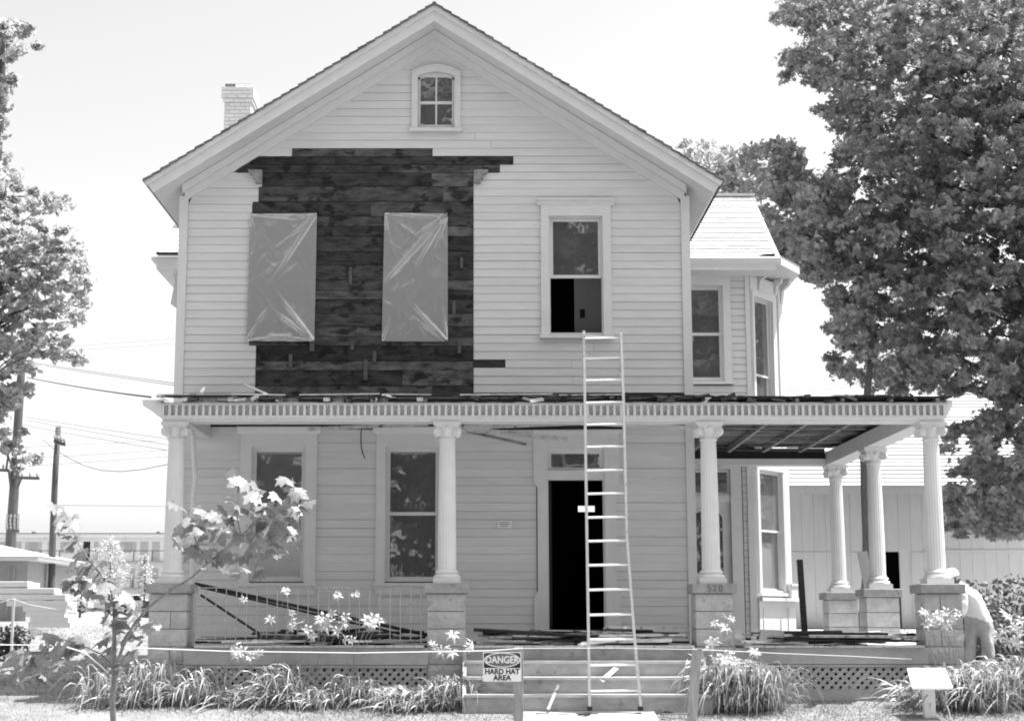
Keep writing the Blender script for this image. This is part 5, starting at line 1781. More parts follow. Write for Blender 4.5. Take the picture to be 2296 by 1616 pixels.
def star(mb, c, size, n, rg):
    n = n.normalized()
    u = n.cross(Vector((.3,.2,1))).normalized(); v = n.cross(u)
    for k in range(6):
        a = k*math.pi/3 + rg.uniform(-.15,.15)
        d = u*math.cos(a)+v*math.sin(a); s = n.cross(d)
        L = size*rg.uniform(.45,.6)
        p1 = c + d*L*.5 + n*L*.25; p2 = c + d*L - n*L*.12*rg.uniform(-.5,2)
        mb.add([c, p1+s*L*.17, p2, p1-s*L*.17], [(0,1,2,3)])
def lily(label, group, cx, cy, n, spread, hgt, ln, wd, flowers, seed):
    rg = np.random.default_rng(seed)
    t = thing('daylily_clump', label, 'plant', (cx, cy, gz(cy)), group)
    V, Fc = blades(rg, cx, cy, int(n*1.9), spread*1.5, hgt, ln*1.1, wd*.62)
    MB().add(V, Fc).build('foliage', M['leaf_lily'], t, smooth=True, kind='stuff')
    for (px, py, s, Yf) in flowers:
        p = Vector(P3(px, py, Yf))
        b = Vector((cx+(p.x-cx)*.55, cy+(p.y-cy)*.5, gz(cy)))
        m_ = b.lerp(p, .6) + Vector((rg.normal(0,.03), rg.normal(0,.02), .05))
        st = MB().tube([b, m_, p], [.006,.005,.003], 5).build('flower_stem', M['leaf_lily'], t)
        for q in range(int(rg.integers(1,3))):
            mb = MB()
            c = p + Vector((rg.normal(0,.04) if q else 0, rg.normal(0,.02), rg.normal(0,.03) if q else 0))
            star(mb, c, s*Yf/F*rg.uniform(.9,1.15), Vector((rg.normal(0,.5), -.8, rg.uniform(.1,.8))), rg)
            mb.build('flower', M['petal'], st)
        for q in range(2):
            c = p + Vector((rg.normal(0,.05), 0, rg.uniform(-.01,.05)))
            MB().tube([p-Vector((0,0,.03)), c, c+Vector((rg.normal(0,.015),0,.04))], [.003,.008,.003], 5).build('bud', M['petal'], st)
FL1 = [(545,1345,20),(605,1390,26),(640,1328,24),(655,1395,28),(655,1375,22),(690,1412,34),(655,1408,22)]
FL2 = [(718,1392,34),(735,1402,40),(745,1378,30),(758,1338,24),(770,1398,30),(722,1405,26),(835,1388,36),(822,1394,34),(848,1392,30),(833,1402,26),(800,1335,18)]
FL3 = [(545,1460,36),(562,1474,34),(530,1466,26),(580,1466,26),(755,1416,26),(700,1426,26),(775,1434,26)]
FL4 = [(993,1460,38),(1015,1425,34),(1053,1446,28),(975,1450,22)]
ORD = ['first','second','third','fourth','fifth','sixth','seventh','eighth','ninth','tenth','eleventh','twelfth']
rl = random.Random(41)
left_x = [-5.0,-4.7,-4.4,-4.08,-3.75,-3.4,-3.1,-2.8,-2.5,-2.2,-1.9,-1.65]
used = {2: FL3[:4], 4: FL1[:2], 5: FL1[2:4], 6: FL1[4:], 7: FL2[:4], 8: FL2[4:7]+FL3[4:6], 9: FL2[7:10], 10: FL2[10:]+FL3[6:]}
for k, x in enumerate(left_x):
    fl = [(a,b,c, 21.55) for a,b,c in used.get(k, [])]
    lily(ORD[k]+' daylily clump from the left in the bed before the iron railing', 'daylilies before the left railing', x+rl.uniform(-.13,.13), 21.62+rl.uniform(-.12,.14), rl.randint(26,84), .36, .48*rl.uniform(.42,1.12), .44*rl.uniform(.8,1.2), .026, fl, 100+k)
for k, x in enumerate((-1.15,-.75,-.38)):
    lily(('leftmost low daylily clump','middle low daylily clump, the one with flowers,','right taller daylily clump')[k]+' before the second stone pier', 'daylilies before the second pier', x, 21.5+rl.uniform(-.08,.08), 75, .34, .27 if k < 2 else .38, .40, .026,
         [(a,b,c,21.4) for a,b,c in FL4] if k == 1 else [], 130+k)
for k, (x, y) in enumerate(((3.12,21.4),(3.42,21.45),(3.66,21.5))):
    fl = [(1602,1398,26),(1625,1408,34),(1598,1440,36),(1612,1480,36),(1632,1470,34),(1622,1492,34)] if k == 0 else ([(1650,1484,30),(1640,1388,22),(1690,1462,30),(1675,1488,28),(1665,1500,24)] if k == 1 else [])
    lily(('tall daylily clump with most flowers touching the right end of the steps','flowering daylily clump in the middle of the group right of the steps','flowerless daylily clump beside the left end of the right lattice')[k], 'daylilies at the right end of the steps', x, y, 125, .42, .62-.06*k, .46, .026, [(a,b,c,21.2) for a,b,c in fl], 140+k)
right_x = [(5.9,21.5),(6.15,21.6),(6.45,21.45),(6.8,21.6),(7.1,21.8),(7.45,21.7),(7.8,22.0),(8.2,21.8)]
FR = [(2070,1372,26),(2085,1385,30),(2105,1378,34),(2120,1372,30),(2135,1388,30),(2100,1392,34),(2078,1402,30),(2118,1400,32),(2148,1376,26)]
FR2 = [(2258,1384,30),(2272,1408,34),(2250,1412,30),(2240,1428,30),(2285,1420,28),(2262,1440,34),(2282,1448,30),(2288,1392,26)]
for k, (x, y) in enumerate(right_x):
    fl = [(a,b,c,21.7) for a,b,c in (FR[:5] if k == 2 else FR[5:] if k == 3 else FR2[:4] if k == 6 else FR2[4:] if k == 7 else [])]
    lily(ORD[k]+' daylily clump from the left in the bed around the front right pier', 'daylilies around the front right pier', x, y, rl.randint(60,110), .5, .46*rl.uniform(.7,1.15)+.1*(k > 3), .55, .026, fl, 160+k)

# shrubs
def shrub(label, c, rad, h, n, size, mt, seed, tm=T_LEAF, cat='shrub', name='shrub'):
    rg = np.random.default_rng(seed)
    t = thing(name, label, cat, c)
    q = rg.normal(size=(n,3)); q /= np.linalg.norm(q,axis=1)[:,None]; q *= (rg.uniform(0,1,n)**.4)[:,None]
    bump = np.array([1+.35*mnoise.noise(Vector(v*2.2)+Vector((seed,0,0))) for v in q])
    pos = np.array(c) + q*bump[:,None]*np.array((rad, rad*.8, h*.5)) + np.array((0,0,h*.5))
    leaf_mass('foliage', pos, rand_rots(rg,n,1.0), rg.uniform(.7,1.3,n)*size, tm, mt, t)
    mb = MB()
    for k in range(7):
        a = rg.uniform(0,6.28); mb.tube([(c[0],c[1],c[2]-.05),(c[0]+.3*rad*math.cos(a),c[1]+.3*rad*math.sin(a),c[2]+h*.4),(c[0]+.6*rad*math.cos(a),c[1]+.6*rad*math.sin(a),c[2]+h*.75)],[.03,.02,.01],5)
    mb.build('stem', M['bark'], t)
shrub('grey feathery shrub behind the stooping man', (8.6, 26.5, gz(26.5)), 1.3, 1.75, 2600, .10, M['shrub'], 3)
shrub('low pale shrub against the dark barn doorway', (wx(1998,1400,31), 31, gz(31)), .55, .85, 700, .09, M['leaf_lily'], 4)
shrub('dark low hedge at the far right edge behind the lily bed', (9.0, 24.0, gz(24)), .9, .8, 900, .10, M['leaf_rear'], 5)

# ------------------------------------------------------------------ the stooping man beside the right pier
def person():
    Y = 22.75
    def q(px, py, dy=0): return Vector(P3(px, py, Y+dy))
    pel = q(2196, 1398, .05)
    gx = pel.x
    g0 = gz(Y)
    J, Rr, E = [], [], []
    def add(p, r, par=None):
        J.append(Vector(p)); Rr.append(r)
        if par is not None: E.append((par, len(J)-1))
        return len(J)-1
    i0 = add(pel, .165)
    i1 = add(q(2188,1372,.0), .165, i0)
    i2 = add(q(2176,1345,-.03), .165, i1)
    i3 = add(q(2163,1326,-.06), .150, i2)
    i4 = add(q(2150,1314,-.09), .085, i3)          # base of the neck
    i5 = add(q(2143,1306,-.11), .058, i4)
    h1 = add(q(2137,1298,-.13), .088, i5)          # head
    h2 = add(q(2133,1290,-.14), .092, h1)
    # legs
    for s, (hx, kx, ax) in ((-1, (2180, 2168, 2166)), (1, (2212, 2217, 2214))):
        dy = -.05*s
        hp = add(q(hx, 1412, dy), .115, i0)
        kn = q(kx, 1478, dy-.02); kn.z = g0+.50
        k = add(kn, .082, hp)
        an = Vector((q(ax, 1540, dy).x, Y+dy+.03, g0+.09))
        a = add(an, .058, k)
        add(Vector((an.x-.20, an.y-.07, g0+.045)), .045, a)
    # arms hanging forward, hands at work beside the pier
    tips = []
    for s, dy in ((-1, -.20), (1, .14)):
        sh = add(q(2160 if s < 0 else 2156, 1331, dy), .075, i3)
        el = add(q(2160 if s < 0 else 2148, 1370, dy-.03), .052, sh)
        wr = add(q(2146 if s < 0 else 2140, 1398, dy-.06), .034, el)
        pm = add(q(2142 if s < 0 else 2136, 1407, dy-.06), .036, wr)
        for f in range(4):
            b = J[pm] + Vector((-.012, -.03+.02*f, -.03))
            m_ = add(b + Vector((-.012, 0, -.03)), .011, pm)
            add(J[m_] + Vector((.008, 0, -.035+.006*abs(f-1.5))), .009, m_)
        th = add(J[pm] + Vector((.03, -.035, -.02)), .012, pm)
        add(J[th] + Vector((-.005, -.01, -.03)), .010, th)
    me = bpy.data.meshes.new('person_skin')
    me.from_pydata([tuple(v) for v in J], E, [])
    o = bpy.data.objects.new('person_tmp', me); COL.objects.link(o)
    m = o.modifiers.new('Skin', 'SKIN'); m.use_smooth_shade = True
    for i, r in enumerate(Rr):
        me.skin_vertices[0].data[i].radius = (r, r)
        me.skin_vertices[0].data[i].use_root = (i == 0)
    sb = o.modifiers.new('Sub', 'SUBSURF'); sb.levels = 3; sb.render_levels = 3
    dg = bpy.context.evaluated_depsgraph_get()
    body = bpy.data.meshes.new_from_object(o.evaluated_get(dg))
    bpy.data.objects.remove(o); 
    root = Vector((pel.x, Y, g0))
    body.transform(Matrix.Translation(-root))
    for k in ('trousers','cloth','skin','tyre'): pass
    body.materials.clear()
    for k in ('trousers','cloth','skin','tyre'): body.materials.append(M[k])
    belt = pel.z + .05 - root.z
    neck = J[i4] - root; hd = J[h1]-root
    arms = [J[i]-root for i in range(len(J))]
    for p in body.polygons:
        c = p.center
        # nearest joint decides the garment
        j = min(range(len(J)), key=lambda i: (arms[i]-c).length - Rr[i])
        if j in (h1, h2, i5): mi = 2
        elif j >= 16 and j not in (16, 17) and c.z < 99 and j >= 16:
            mi = 2
        elif c.z > belt + (c.x)*-.25: mi = 1
        else: mi = 0
        if c.z < .075: mi = 3
        p.material_index = mi
        p.use_smooth = True
    # loosen the cloth a little
    for v in body.vertices:
        n = v.normal
        z = v.co.z
        if .12 < z < belt+.5:
            q_ = v.co.copy(); q_.z *= .55
            v.co += n*(.022*mnoise.noise(q_*8) + .012*mnoise.noise(q_*19) + .006*mnoise.noise(q_*43))
    o = bpy.data.objects.new('person', body); COL.objects.link(o)
    o.location = root
    tag(o, 'person in a white shirt, cap and pale work trousers stooping beside the front right pier', 'person')
    # cap with bill, ears, nose
    hc = J[h2]
    mb = MB()
    for k in range(6): pass
    prof = [(.101, -.015), (.103, .02), (.095, .055), (.072, .085), (.035, .10), (.002, .104)]
    ax = Vector((-.35, -.1, .9)).normalized()
    u = ax.cross(Vector((0,1,0))).normalized(); v = ax.cross(u)
    n = 20; b = 0
    vs = []
    for rr, zz in prof:
        for k in range(n):
            a = 2*math.pi*k/n
            vs.append(hc + ax*zz + u*math.cos(a)*rr*1.05 + v*math.sin(a)*rr)
    fs = [(i*n+k, i*n+(k+1)%n, (i+1)*n+(k+1)%n, (i+1)*n+k) for i in range(len(prof)-1) for k in range(n)]
    mb.add(vs, fs)
    fwd = Vector((-.85, -.25, -.35)).normalized(); sd_ = fwd.cross(ax).normalized()
    mb.add([hc+fwd*.09+sd_*.07, hc+fwd*.09-sd_*.07, hc+fwd*.165-sd_*.045-ax*.012, hc+fwd*.175-ax*.014, hc+fwd*.165+sd_*.045-ax*.012], [(0,1,2,3,4)])
    mb.build('cap', M['cloth'], o, smooth=True)
    mb = MB()
    for s in (-1, 1):
        e = J[h1] + sd_*s*.088
        mb.lathe([(.001, e.z-.03), (.014, e.z-.018), (.018, e.z+.006), (.012, e.z+.026), (.001, e.z+.03)], e.x, e.y, 8)
    mb.build('ear', M['skin'], o, smooth=True)
    nose = J[h1] + fwd*.085
    MB().lathe([(.001, nose.z-.02), (.016, nose.z-.014), (.012, nose.z+.004), (.003, nose.z+.03)], nose.x, nose.y, 8).build('nose', M['skin'], o, smooth=True)
    hb = J[h1]
    MB().lathe([(.06, hb.z-.055), (.09, hb.z-.02), (.094, hb.z+.015)], hb.x+.012, hb.y+.004, 16).build('hair', M['grey'], o, smooth=True)
person()

M['bounce_pale'] = mat('pale_bounce_ground', .42, .56, rough=.95, scale=9, bump=.4, coord='World')  # pale tone chosen to reflect light up at the barn
# ------------------------------------------------------------------ right background: pale barn
def barn():
    Y = 40.0
    g = gz(Y)
    x0 = wx(1772, 1250, Y); x1 = x0+16.0
    ze = wz(1104, Y)
    t = thing('barn', 'long pale board-and-batten barn with a light shingled roof behind the porch', 'barn', ((x0+x1)/2, Y, g))
    d0, d1 = wx(1988, 1300, Y), wx(2020, 1300, Y)
    zd = wz(1236, Y)
    wl_ = MB().box(x0, d0, Y+.03, Y+.12, g-.3, ze).box(d1, x1, Y+.03, Y+.12, g-.3, ze).box(d0, d1, Y+.03, Y+.12, zd, ze).build('wall', M['barn'], t)
    r = random.Random(6)
    x = x0
    while x < x1-.05:                     # upright boards
        e = min(x+.30, x1)
        dd = r.uniform(0, .006)
        for za, zb in ((g-.3, zd-.008), (zd+.008, ze)):
            if za < zd and e > d0 and x < d1: continue
            box('board', M['barn'], wl_, x+.003, e-.003, Y-.005-dd, Y+.029, za, zb)
        x = e
    box('rail', M['barn'], wl_, d1+.6, x1, Y-.03, Y-.02, zd-.05, zd+.04)
    box('inside', M['dark'], t, x0+.1, x1-.1, Y+3, Y+3.1, g-.3, ze)
    box('fascia', M['barn'], t, x0-.3, x1+.3, Y-.36, Y-.33, ze-.05, ze+.16)
    n = 26; run, rise = 5.2, 3.0
    rf = MB()
    for k in range(n):
        t0, t1 = k/n, (k+1)/n
        ya, yb = Y-.38+run*t0, Y-.38+run*t1+.06
        za, zb = ze+.15+rise*t0, ze+.15+rise*t1
        rf.add([(x0-.3,ya,za),(x1+.3,ya,za),(x1+.3,yb,zb-.02),(x0-.3,yb,zb-.02),(x0-.3,ya,za+.006),(x1+.3,ya,za+.006),(x1+.3,yb,zb+.003),(x0-.3,yb,zb+.003)],
               [(0,3,2,1),(4,5,6,7),(0,1,5,4),(2,3,7,6),(0,4,7,3),(1,2,6,5)])
    rf.add([(x0-.3,Y-.38+run,ze+.15+rise),(x1+.3,Y-.38+run,ze+.15+rise),(x1+.3,Y-.38+2*run,ze+.15),(x0-.3,Y-.38+2*run,ze+.15)], [(0,1,2,3)])
    rf.build('roof', M['shingle'], t)
    MB().prism_x([(Y+.12, g-.3), (Y+9.4, g-.3), (Y+9.4, ze+.1), (Y-.38+run, ze+rise), (Y+.12, ze+.1)], x0+.02, x0+.10).build('gable_end', M['barn'], t)
    MB().prism_x([(Y+.12, g-.3), (Y+9.4, g-.3), (Y+9.4, ze+.1), (Y-.38+run, ze+rise), (Y+.12, ze+.1)], x1-.10, x1-.02).build('gable_end', M['barn'], t)
barn()
strip_sheet('bounce_ground', 4.9, 24.0, [31.0,33,35,37,39.4], M['bounce_pale'], .02, .05)  # bright ground past the porch, added to bounce light onto the barn wall

# ------------------------------------------------------------------ left background
def motel():
    Y = 175.0
    g = gz(Y)
    X = lambda zx: wx(zx/2.851, 1280, Y)                 # from measurements on an enlarged crop
    Z = lambda zy: wz((1100+zy/2.02)/1.411, Y)
    x0, x1 = -60.0, -22.0
    t = thing('motel', 'pale two-storey motel with railed walkways and doors in the left distance', 'motel', ((x0+x1)/2, Y, g))
    MB().box(x0, x1, Y, Y+8, g-.5, Z(1205)).build('wall', M['motel'], t)
    MB().box(x0-.5, x1+.5, Y-.4, Y+8.4, Z(1212), Z(1188)).build('roof_slab', M['motel'], t)
    MB().box(x0-.5, x1+.5, Y-.46, Y-.40, Z(1188), Z(1184)).build('roof_edge', M['grey'], t)
    for za, nm in ((Z(1362), 'walkway_slab'), (Z(1535), 'walkway_slab')):
        MB().box(x0, x1, Y-.9, Y-.002, za-.10, za+.02).build(nm, M['greyshade'], t)
        rl = MB().box(x0, x1, Y-.88, Y-.84, za+1.05, za+1.12).build('railing', M['grey'], t)
        k = x0+.5
        while k < x1:
            MB().box(k-.05, k+.05, Y-.875, Y-.845, za+.021, za+1.049).build('railing_post', M['grey'], rl)
            k += 2.0
    def panel(nm, a, b, c, d, mt, dep=.05):
        return MB().box(X(a), X(b), Y-dep, Y-.003, Z(d), Z(c)).build(nm, mt, t)
    def win(a, b, c, d):
        f = panel('window', a, b, c, d, M['greyshade'], .03)
        wd = (b-a)*.24
        for s0, s1 in ((a, a+wd), (b-wd, b)):
            MB().box(X(s0), X(s1), Y-.07, Y-.031, Z(d), Z(c)).build('shutter', M['moteldoor'], f)
        MB().box(X(a+wd), X(b-wd), Y-.05, Y-.031, Z(d), Z(c)).build('pane', M['pale_pane'], f)
    win(-60,45,1240,1310); win(155,258,1240,1310); win(760,866,1240,1306); win(1050,1150,1240,1310); win(380,470,1240,1310)
    for a, b, m_ in ((85,130,'moteldoor'),(525,570,'dark'),(595,622,'moteldoor'),(892,942,'moteldoor'),(967,1017,'moteldoor'),(300,345,'moteldoor')):
        panel('door', a, b, 1238, 1358, M[m_])
    for a, b, m_ in ((205,252,'moteldoor'),(300,340,'moteldoor'),(835,862,'moteldoor'),(886,925,'moteldoor'),(962,1012,'moteldoor'),(560,600,'moteldoor'),(700,745,'moteldoor')):
        panel('door', a, b, 1408, 1530, M[m_])
    win(430,520,1410,1480)
    for zx in (185, 990): MB().box(X(zx-10), X(zx+10), Y+1, Y+1.5, Z(1184), Z(1170)).build('roof_vent', M['grey'], t)
    for zx in (280, 795): MB().tube([(X(zx),Y-.2,Z(1214)),(X(zx),Y-.2,Z(1208))], .12, 8).build('ceiling_lamp', M['grey'], t)
M['pale_pane'] = mat('pale_pane', .36, .44, rough=.3, scale=2)
motel()
M['cottage'] = mat('cottage_wall', .34, .4, rough=.8, scale=3)
def cottage():
    Y = 48.0; g = gz(Y)
    x1 = wx(62, 1280, Y); x0 = x1-7
    ze = wz(1258, Y)
    t = thing('cottage', 'low pale cottage with a white hipped roof at the left edge', 'house', ((x0+x1)/2, Y, g))
    MB().box(x0, x1, Y, Y+6, g-.3, ze).build('wall', M['cottage'], t)
    xe = wx(85, 1250, Y-.5)
    z0, z1 = wz(1256, Y-.5), wz(1246, Y-.5)
    zr = z1 + .85
    MB().box(x0-.5, xe, Y-.5, Y+6.5, z0, z1).build('fascia', M['motel'], t)
    MB().add([(x0-.5,Y-.55,z1),(xe+.05,Y-.55,z1),(xe+.05,Y+6.5,z1),(x0-.5,Y+6.5,z1),(x0-.5,Y+3,zr),(xe-4.0,Y+3,zr)],
             [(0,1,5,4),(1,2,5),(2,3,4,5),(0,4,3),(3,2,1,0)]).build('roof', M['shingle'], t)
    a, b = wx(17,1290,Y), wx(34,1290,Y)
    d = ring(MB(), a, b, g, wz(1272,Y), .06, Y-.04, Y-.002).build('door', M['greyshade'], t)
cottage()

def pole(label, pts, r0, r1, arms):
    P = [P3(*p) for p in pts]
    Y = pts[0][2]
    P.insert(0, (P[0][0], P[0][1], gz(Y)-.2))
    t = thing('utility_pole', label, 'utility pole', (P[0][0], Y, gz(Y)))
    MB().tube(P, [r0+(r1-r0)*i/(len(P)-1) for i in range(len(P))], 10).build('pole', M['pole'], t, smooth=True)
    for (xa, ya, xb, yb, th) in arms:
        a, b = Vector(P3(xa, ya, Y-.22)), Vector(P3(xb, yb, Y-.22))
        arm = MB().bar(a, b, .10, th, (0,-1,0)).build('crossarm', M['pole'], t)
        for f in (.08,.35,.65,.92):
            c = a.lerp(b, f)
            MB().tube([c+Vector((0,0,.05)), c+Vector((0,0,.12)), c+Vector((0,0,.2))], [.02,.05,.03], 8).build('insulator', M['greyshade'], arm)
    return t
p1 = pole('thick dark utility pole with crossarms and braces behind the left tree', [(24,1216,55),(31,1110,55),(37,1000,55),(46,860,55),(52,780,55)], .20, .13,
     [(-12,1053,42,1055,.12),(28,1070,88,1072,.12),(14,1165,43,1165,.05),(13,1174,43,1174,.05),(13,1182,43,1182,.05),(14,1190,43,1190,.05)])
for a, b in (((19,1052),(24,1092)),((17,1020),(30,1052)),((48,1072),(38,1096)),((14,1052),(20,1010))):
    q0, q1 = P3(*a, 54.75), P3(*b, 54.75)
    MB().bar(q0, q1, .06, .06, (0,-1,0)).build('brace', M['pole'], p1)
p2 = pole('slim leaning utility pole with one small crossarm', [(113,1352,50),(116,1290,50),(119,1180,50),(124,1060,50),(131,957,50)], .125, .09, [(121,988,146,997,.09)])

def wire_line(pts, rad, label):
    tubeline('utility_wire', [P3(*p) for p in pts], rad, label, 'wire', 'utility wires on the left', 'wire')
GW = 'thin utility wire crossing the sky left of the house'
def sag(a, b, dip, n=8):
    return [(a[0]+(b[0]-a[0])*k/n, a[1]+(b[1]-a[1])*k/n + dip*4*(k/n)*(1-k/n), a[2]+(b[2]-a[2])*k/n) for k in range(n+1)]
tubeline('service_cable', [P3(*p) for p in sag((60,846,52),(338,890,25),3)], .016, 'thick dark service cable running down to the porch roof corner', 'cable', None, 'wire')
for a, b, dip in (((70,815,52),(393,864,30),1),((70,812,52),(393,859,30),1),((60,935,55),(420,990,40),1),((60,942,55),(420,1004,40),1),((50,952,55),(420,1016,40),2),
                  ((60,1028,55),(420,1006,60),0),((60,1045,55),(420,1020,60),0),((-20,790,60),(420,757,70),0),((-20,798,60),(420,768,70),0),((110,1132,50),(420,1135,60),0),((-30,1006,60),(420,985,70),0)):
    wire_line(sag(a, b, dip), .008, GW)
tubeline('slack_wire', [P3(*p) for p in [(95,985,55),(120,1005,52),(150,1024,50),(185,1042,48),(225,1054,46),(270,1057,44),(320,1052,42),(375,1041,40),(420,1030,40)]], .011, 'single slack wire hanging in a deep curve left of the porch', 'wire', None, 'wire')
for a, b in (((1740,874,60),(2000,856,60)),((1740,879,60),(2000,863,60)),((1740,712,70),(2000,706,70)),((1740,783,70),(2000,778,70))):
    tubeline('utility_wire', [P3(*p) for p in sag(a, b, 0)], .008, 'thin utility wire crossing the sky right of the bay', 'wire', 'utility wires on the right', 'wire')

def small_tree(label, px, py0, py1, Y, wpx, n, seed, mt):
    rg = np.random.default_rng(seed)
    x = wx(px, py0, Y); g = gz(Y)
    t = thing('young_tree', label, 'tree', (x, Y, g))
    zt = wz(py1, Y); zb = g
    MB().tube([(x,Y,g-.1),(x+.04,Y,(zb+zt)/2),(x,Y,zt-.1)], [.05,.035,.01], 6).build('trunk', M['bark'], t)
    rad = wpx*Y/F/2
    v = rg.uniform(0,1,n)**.8
    prof = np.sin(np.clip(v,0.02,1)*np.pi*.93+.1)**.8*(1-.45*v)
    a = rg.uniform(0,2*np.pi,n); rr = rad*prof*np.sqrt(rg.uniform(0,1,n))*1.25
    z0 = zb + .28*(zt-zb)
    pos = np.stack([x+rr*np.cos(a), Y+rr*np.sin(a), z0+(zt-z0)*v], axis=1)
    pos = pos + rg.normal(size=(n,3))*np.array((.22,.22,.12))*rad
    leaf_mass('foliage', pos, rand_rots(rg,n,1), rg.uniform(.6,1.3,n)*.12, T_LEAF, mt, t)
small_tree('taller feathery young tree in front of the motel', 243, 1345, 1212, 62, 84, 1000, 51, M['leaf_far'])
small_tree('narrow young tree in front of the motel beside the porch column', 322, 1340, 1246, 62, 40, 420, 52, M['leaf_far'])
small_tree('small bushy young tree at the corner of the cottage', 76, 1345, 1240, 54, 34, 320, 53, M['leaf_far'])
small_tree('broad low young tree in the motel yard behind the sapling', 180, 1345, 1290, 64, 90, 600, 54, M['leaf_far'])

# lumber stack, far left
def lumber():
    Y = 34.0
    r = random.Random(71)
    lays = [(0,62,1303),(0,118,1318),(0,150,1332),(22,150,1346),(60,150,1358),(66,148,1370),(70,150,1382),(72,160,1394)]
    for k, (a, b, py) in enumerate(lays):
        for q in range(2):
            x0, x1 = wx(a-6+r.uniform(-4,4), py, Y), wx(b+r.uniform(-4,4), py, Y)
            z1 = wz(py, Y); z0 = wz(py+13.5, Y)
            if q: x0 += (x1-x0)*.15; 
            o = MB().box(x0, x1, Y+q*.42, Y+q*.42+.4, max(z0+.012, gz(Y)-.05), z1-(.02*q)).build('lumber_plank', M['white'], None, bevel=.01)
            tag(o, 'pale thick plank in the lumber stack at the left edge of the yard', 'plank', 'planks in the lumber stack')
lumber()
shrub('dark small bush against the pale lumber stack', (wx(26,1360,33), 33, gz(33)), .40, .70, 700, .09, M['leaf_street'], 61)
for k, (px, Y) in enumerate(((29,31.5),(263,32.5))):
    x = wx(px, 1385, Y)
    o = MB().box(x-.022, x+.022, Y-.02, Y+.02, gz(Y)-.1, wz(1341 if k == 0 else 1342, Y)).build('white_stake', M['white'], None)
    tag(o, ('thin white survey stake in front of the lumber stack', 'thin white survey stake behind the sapling leaves')[k], 'stake')
tubeline('string_line', [P3(*p) for p in [(-60,1360,31.5),(0,1350,31.5),(29,1342,31.47),(70,1356,31.6),(130,1366,31.8),(190,1364,32.1),(230,1352,32.3),(263,1343,32.46)]], .006, 'white string sagging between the two thin survey stakes', 'string')

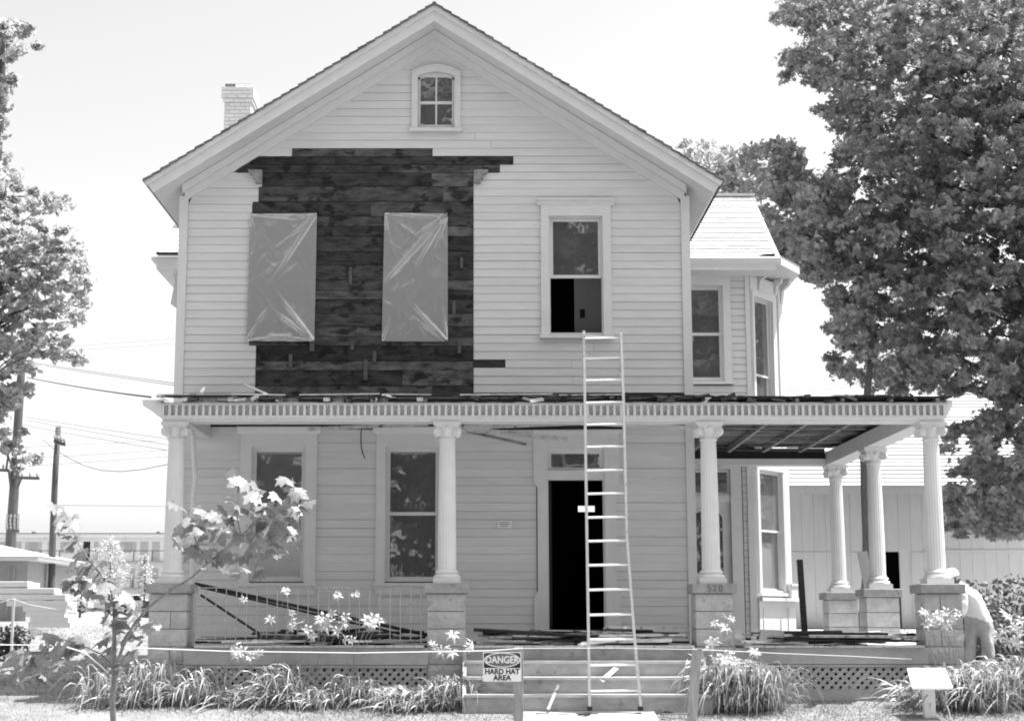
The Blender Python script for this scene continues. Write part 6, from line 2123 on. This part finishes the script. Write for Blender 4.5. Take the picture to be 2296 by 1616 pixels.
# rail fence and parked cars before the motel
def rail_fence():
    Y = 58; g = gz(Y)
    t = thing('rail_fence', 'dark low rail fence with a stout post before the motel', 'fence', (wx(260,1360,Y), Y, g))
    a, b = wx(110,1360,Y), wx(430,1360,Y)
    MB().box(a, b, Y-.03, Y+.03, wz(1366,Y), wz(1363,Y)).build('rail', M['greyshade'], t)
    MB().box(a, b, Y-.03, Y+.03, wz(1388,Y), wz(1385,Y)).build('rail', M['greyshade'], t)
    for px in (241, 330, 400): MB().box(wx(px-6,1360,Y), wx(px+6,1360,Y), Y+.035, Y+.2, g-.2, wz(1346,Y)).build('post', M['pole'], t)
rail_fence()
def car(px0, px1, pyt, label, Y):
    x0, x1 = wx(px0,1350,Y), wx(px1,1350,Y)
    L = x1-x0; g = gz(Y)
    z = lambda f: g+f
    t = thing('parked_car', label, 'car', ((x0+x1)/2, Y, g), 'cars parked before the motel')
    prof = [(0,.35),(.02,.72),(.2,.85),(.3,1.32),(.62,1.36),(.78,.92),(.98,.8),(1,.38)]
    MB().prism([(x0+L*u, z(v)) for u, v in prof][::-1], Y-.85, Y+.85).build('body', M['carpaint'], t, bevel=.05)
    gl = [(.255,.92),(.315,1.26),(.44,1.29),(.44,.92)]
    g2 = [(.47,.92),(.47,1.29),(.605,1.29),(.72,.93)]
    for q in (gl, g2): MB().prism([(x0+L*u, z(v)) for u, v in q][::-1], Y-.862, Y-.851).build('window', M['dark'], t)
    for u in (.18,.8):
        mb = MB(); c = Vector((x0+L*u, 0, z(.31)))
        ring_ = [(c.x+.31*math.cos(2*math.pi*k/14), c.z+.31*math.sin(2*math.pi*k/14)) for k in range(14)]
        wh = mb.prism(ring_, Y-.9, Y-.70).build('wheel', M['tyre'], t)
        MB().prism([(c.x+.16*math.cos(2*math.pi*k/10), c.z+.16*math.sin(2*math.pi*k/10)) for k in range(10)], Y-.912, Y-.901).build('rim', M['metal'], wh)
car(268, 345, 1340, 'pale sedan parked before the motel nearer the porch', 120)
car(128, 205, 1340, 'pale sedan parked before the motel beside the slim pole', 120)

# ------------------------------------------------------------------ grass blades on the lawn
def grass():
    rg = np.random.default_rng(77)
    n = 62000
    Y = np.concatenate([rg.uniform(19.6, 22.2, int(n*.72)), rg.uniform(22.2, 40, n-int(n*.72))])
    X = rg.uniform(-1,1,n)*Y*.335 + Y*.02
    X = np.where((Y > 22.2) & (X > -4.6), -4.6 - rg.uniform(0,1,n)*(Y*.335-4.4), X)
    ok = np.ones(n, bool)
    ok &= ~((X > .5) & (X < 2.24) & (Y < 21.3) & (rg.uniform(0,1,n) > .03))
    ok &= ~((X > -.25) & (X < 2.98) & (Y > 21.1) & (Y < 22.3))
    ok &= ~((X > -4.6) & (X < 6.6) & (Y > 21.95))
    dn = np.array([mnoise.noise(Vector((x*.9, y*.9, 0))) for x, y in zip(X, Y)])
    ok &= dn > rg.uniform(-.9, .25, n)
    X, Y = X[ok], Y[ok]; n = len(X)
    Z = np.interp(Y, GY, GZ)-.01
    h = rg.uniform(.015,.05,n)
    a = rg.uniform(0,2*np.pi,n); ln = rg.uniform(.02,.05,n); wd = rg.uniform(.004,.009,n)*(1+(Y > 26))
    ca, sa = np.cos(a), np.sin(a); b = rg.uniform(0,2*np.pi,n)
    V = np.zeros((n,3,3))
    V[:,0] = np.stack([X-np.sin(b)*wd, Y+np.cos(b)*wd, Z],1); V[:,1] = np.stack([X+np.sin(b)*wd, Y-np.cos(b)*wd, Z],1)
    V[:,2] = np.stack([X+ca*ln, Y+sa*ln, Z+h],1)
    me = mesh_from_np('grass', V.reshape(-1,3), np.arange(n*3).reshape(n,3))
    me.materials.append(M['grass'])
    o = bpy.data.objects.new('grass', me); link(o); o['kind'] = 'stuff'
grass()
bpy.context.view_layer.update()
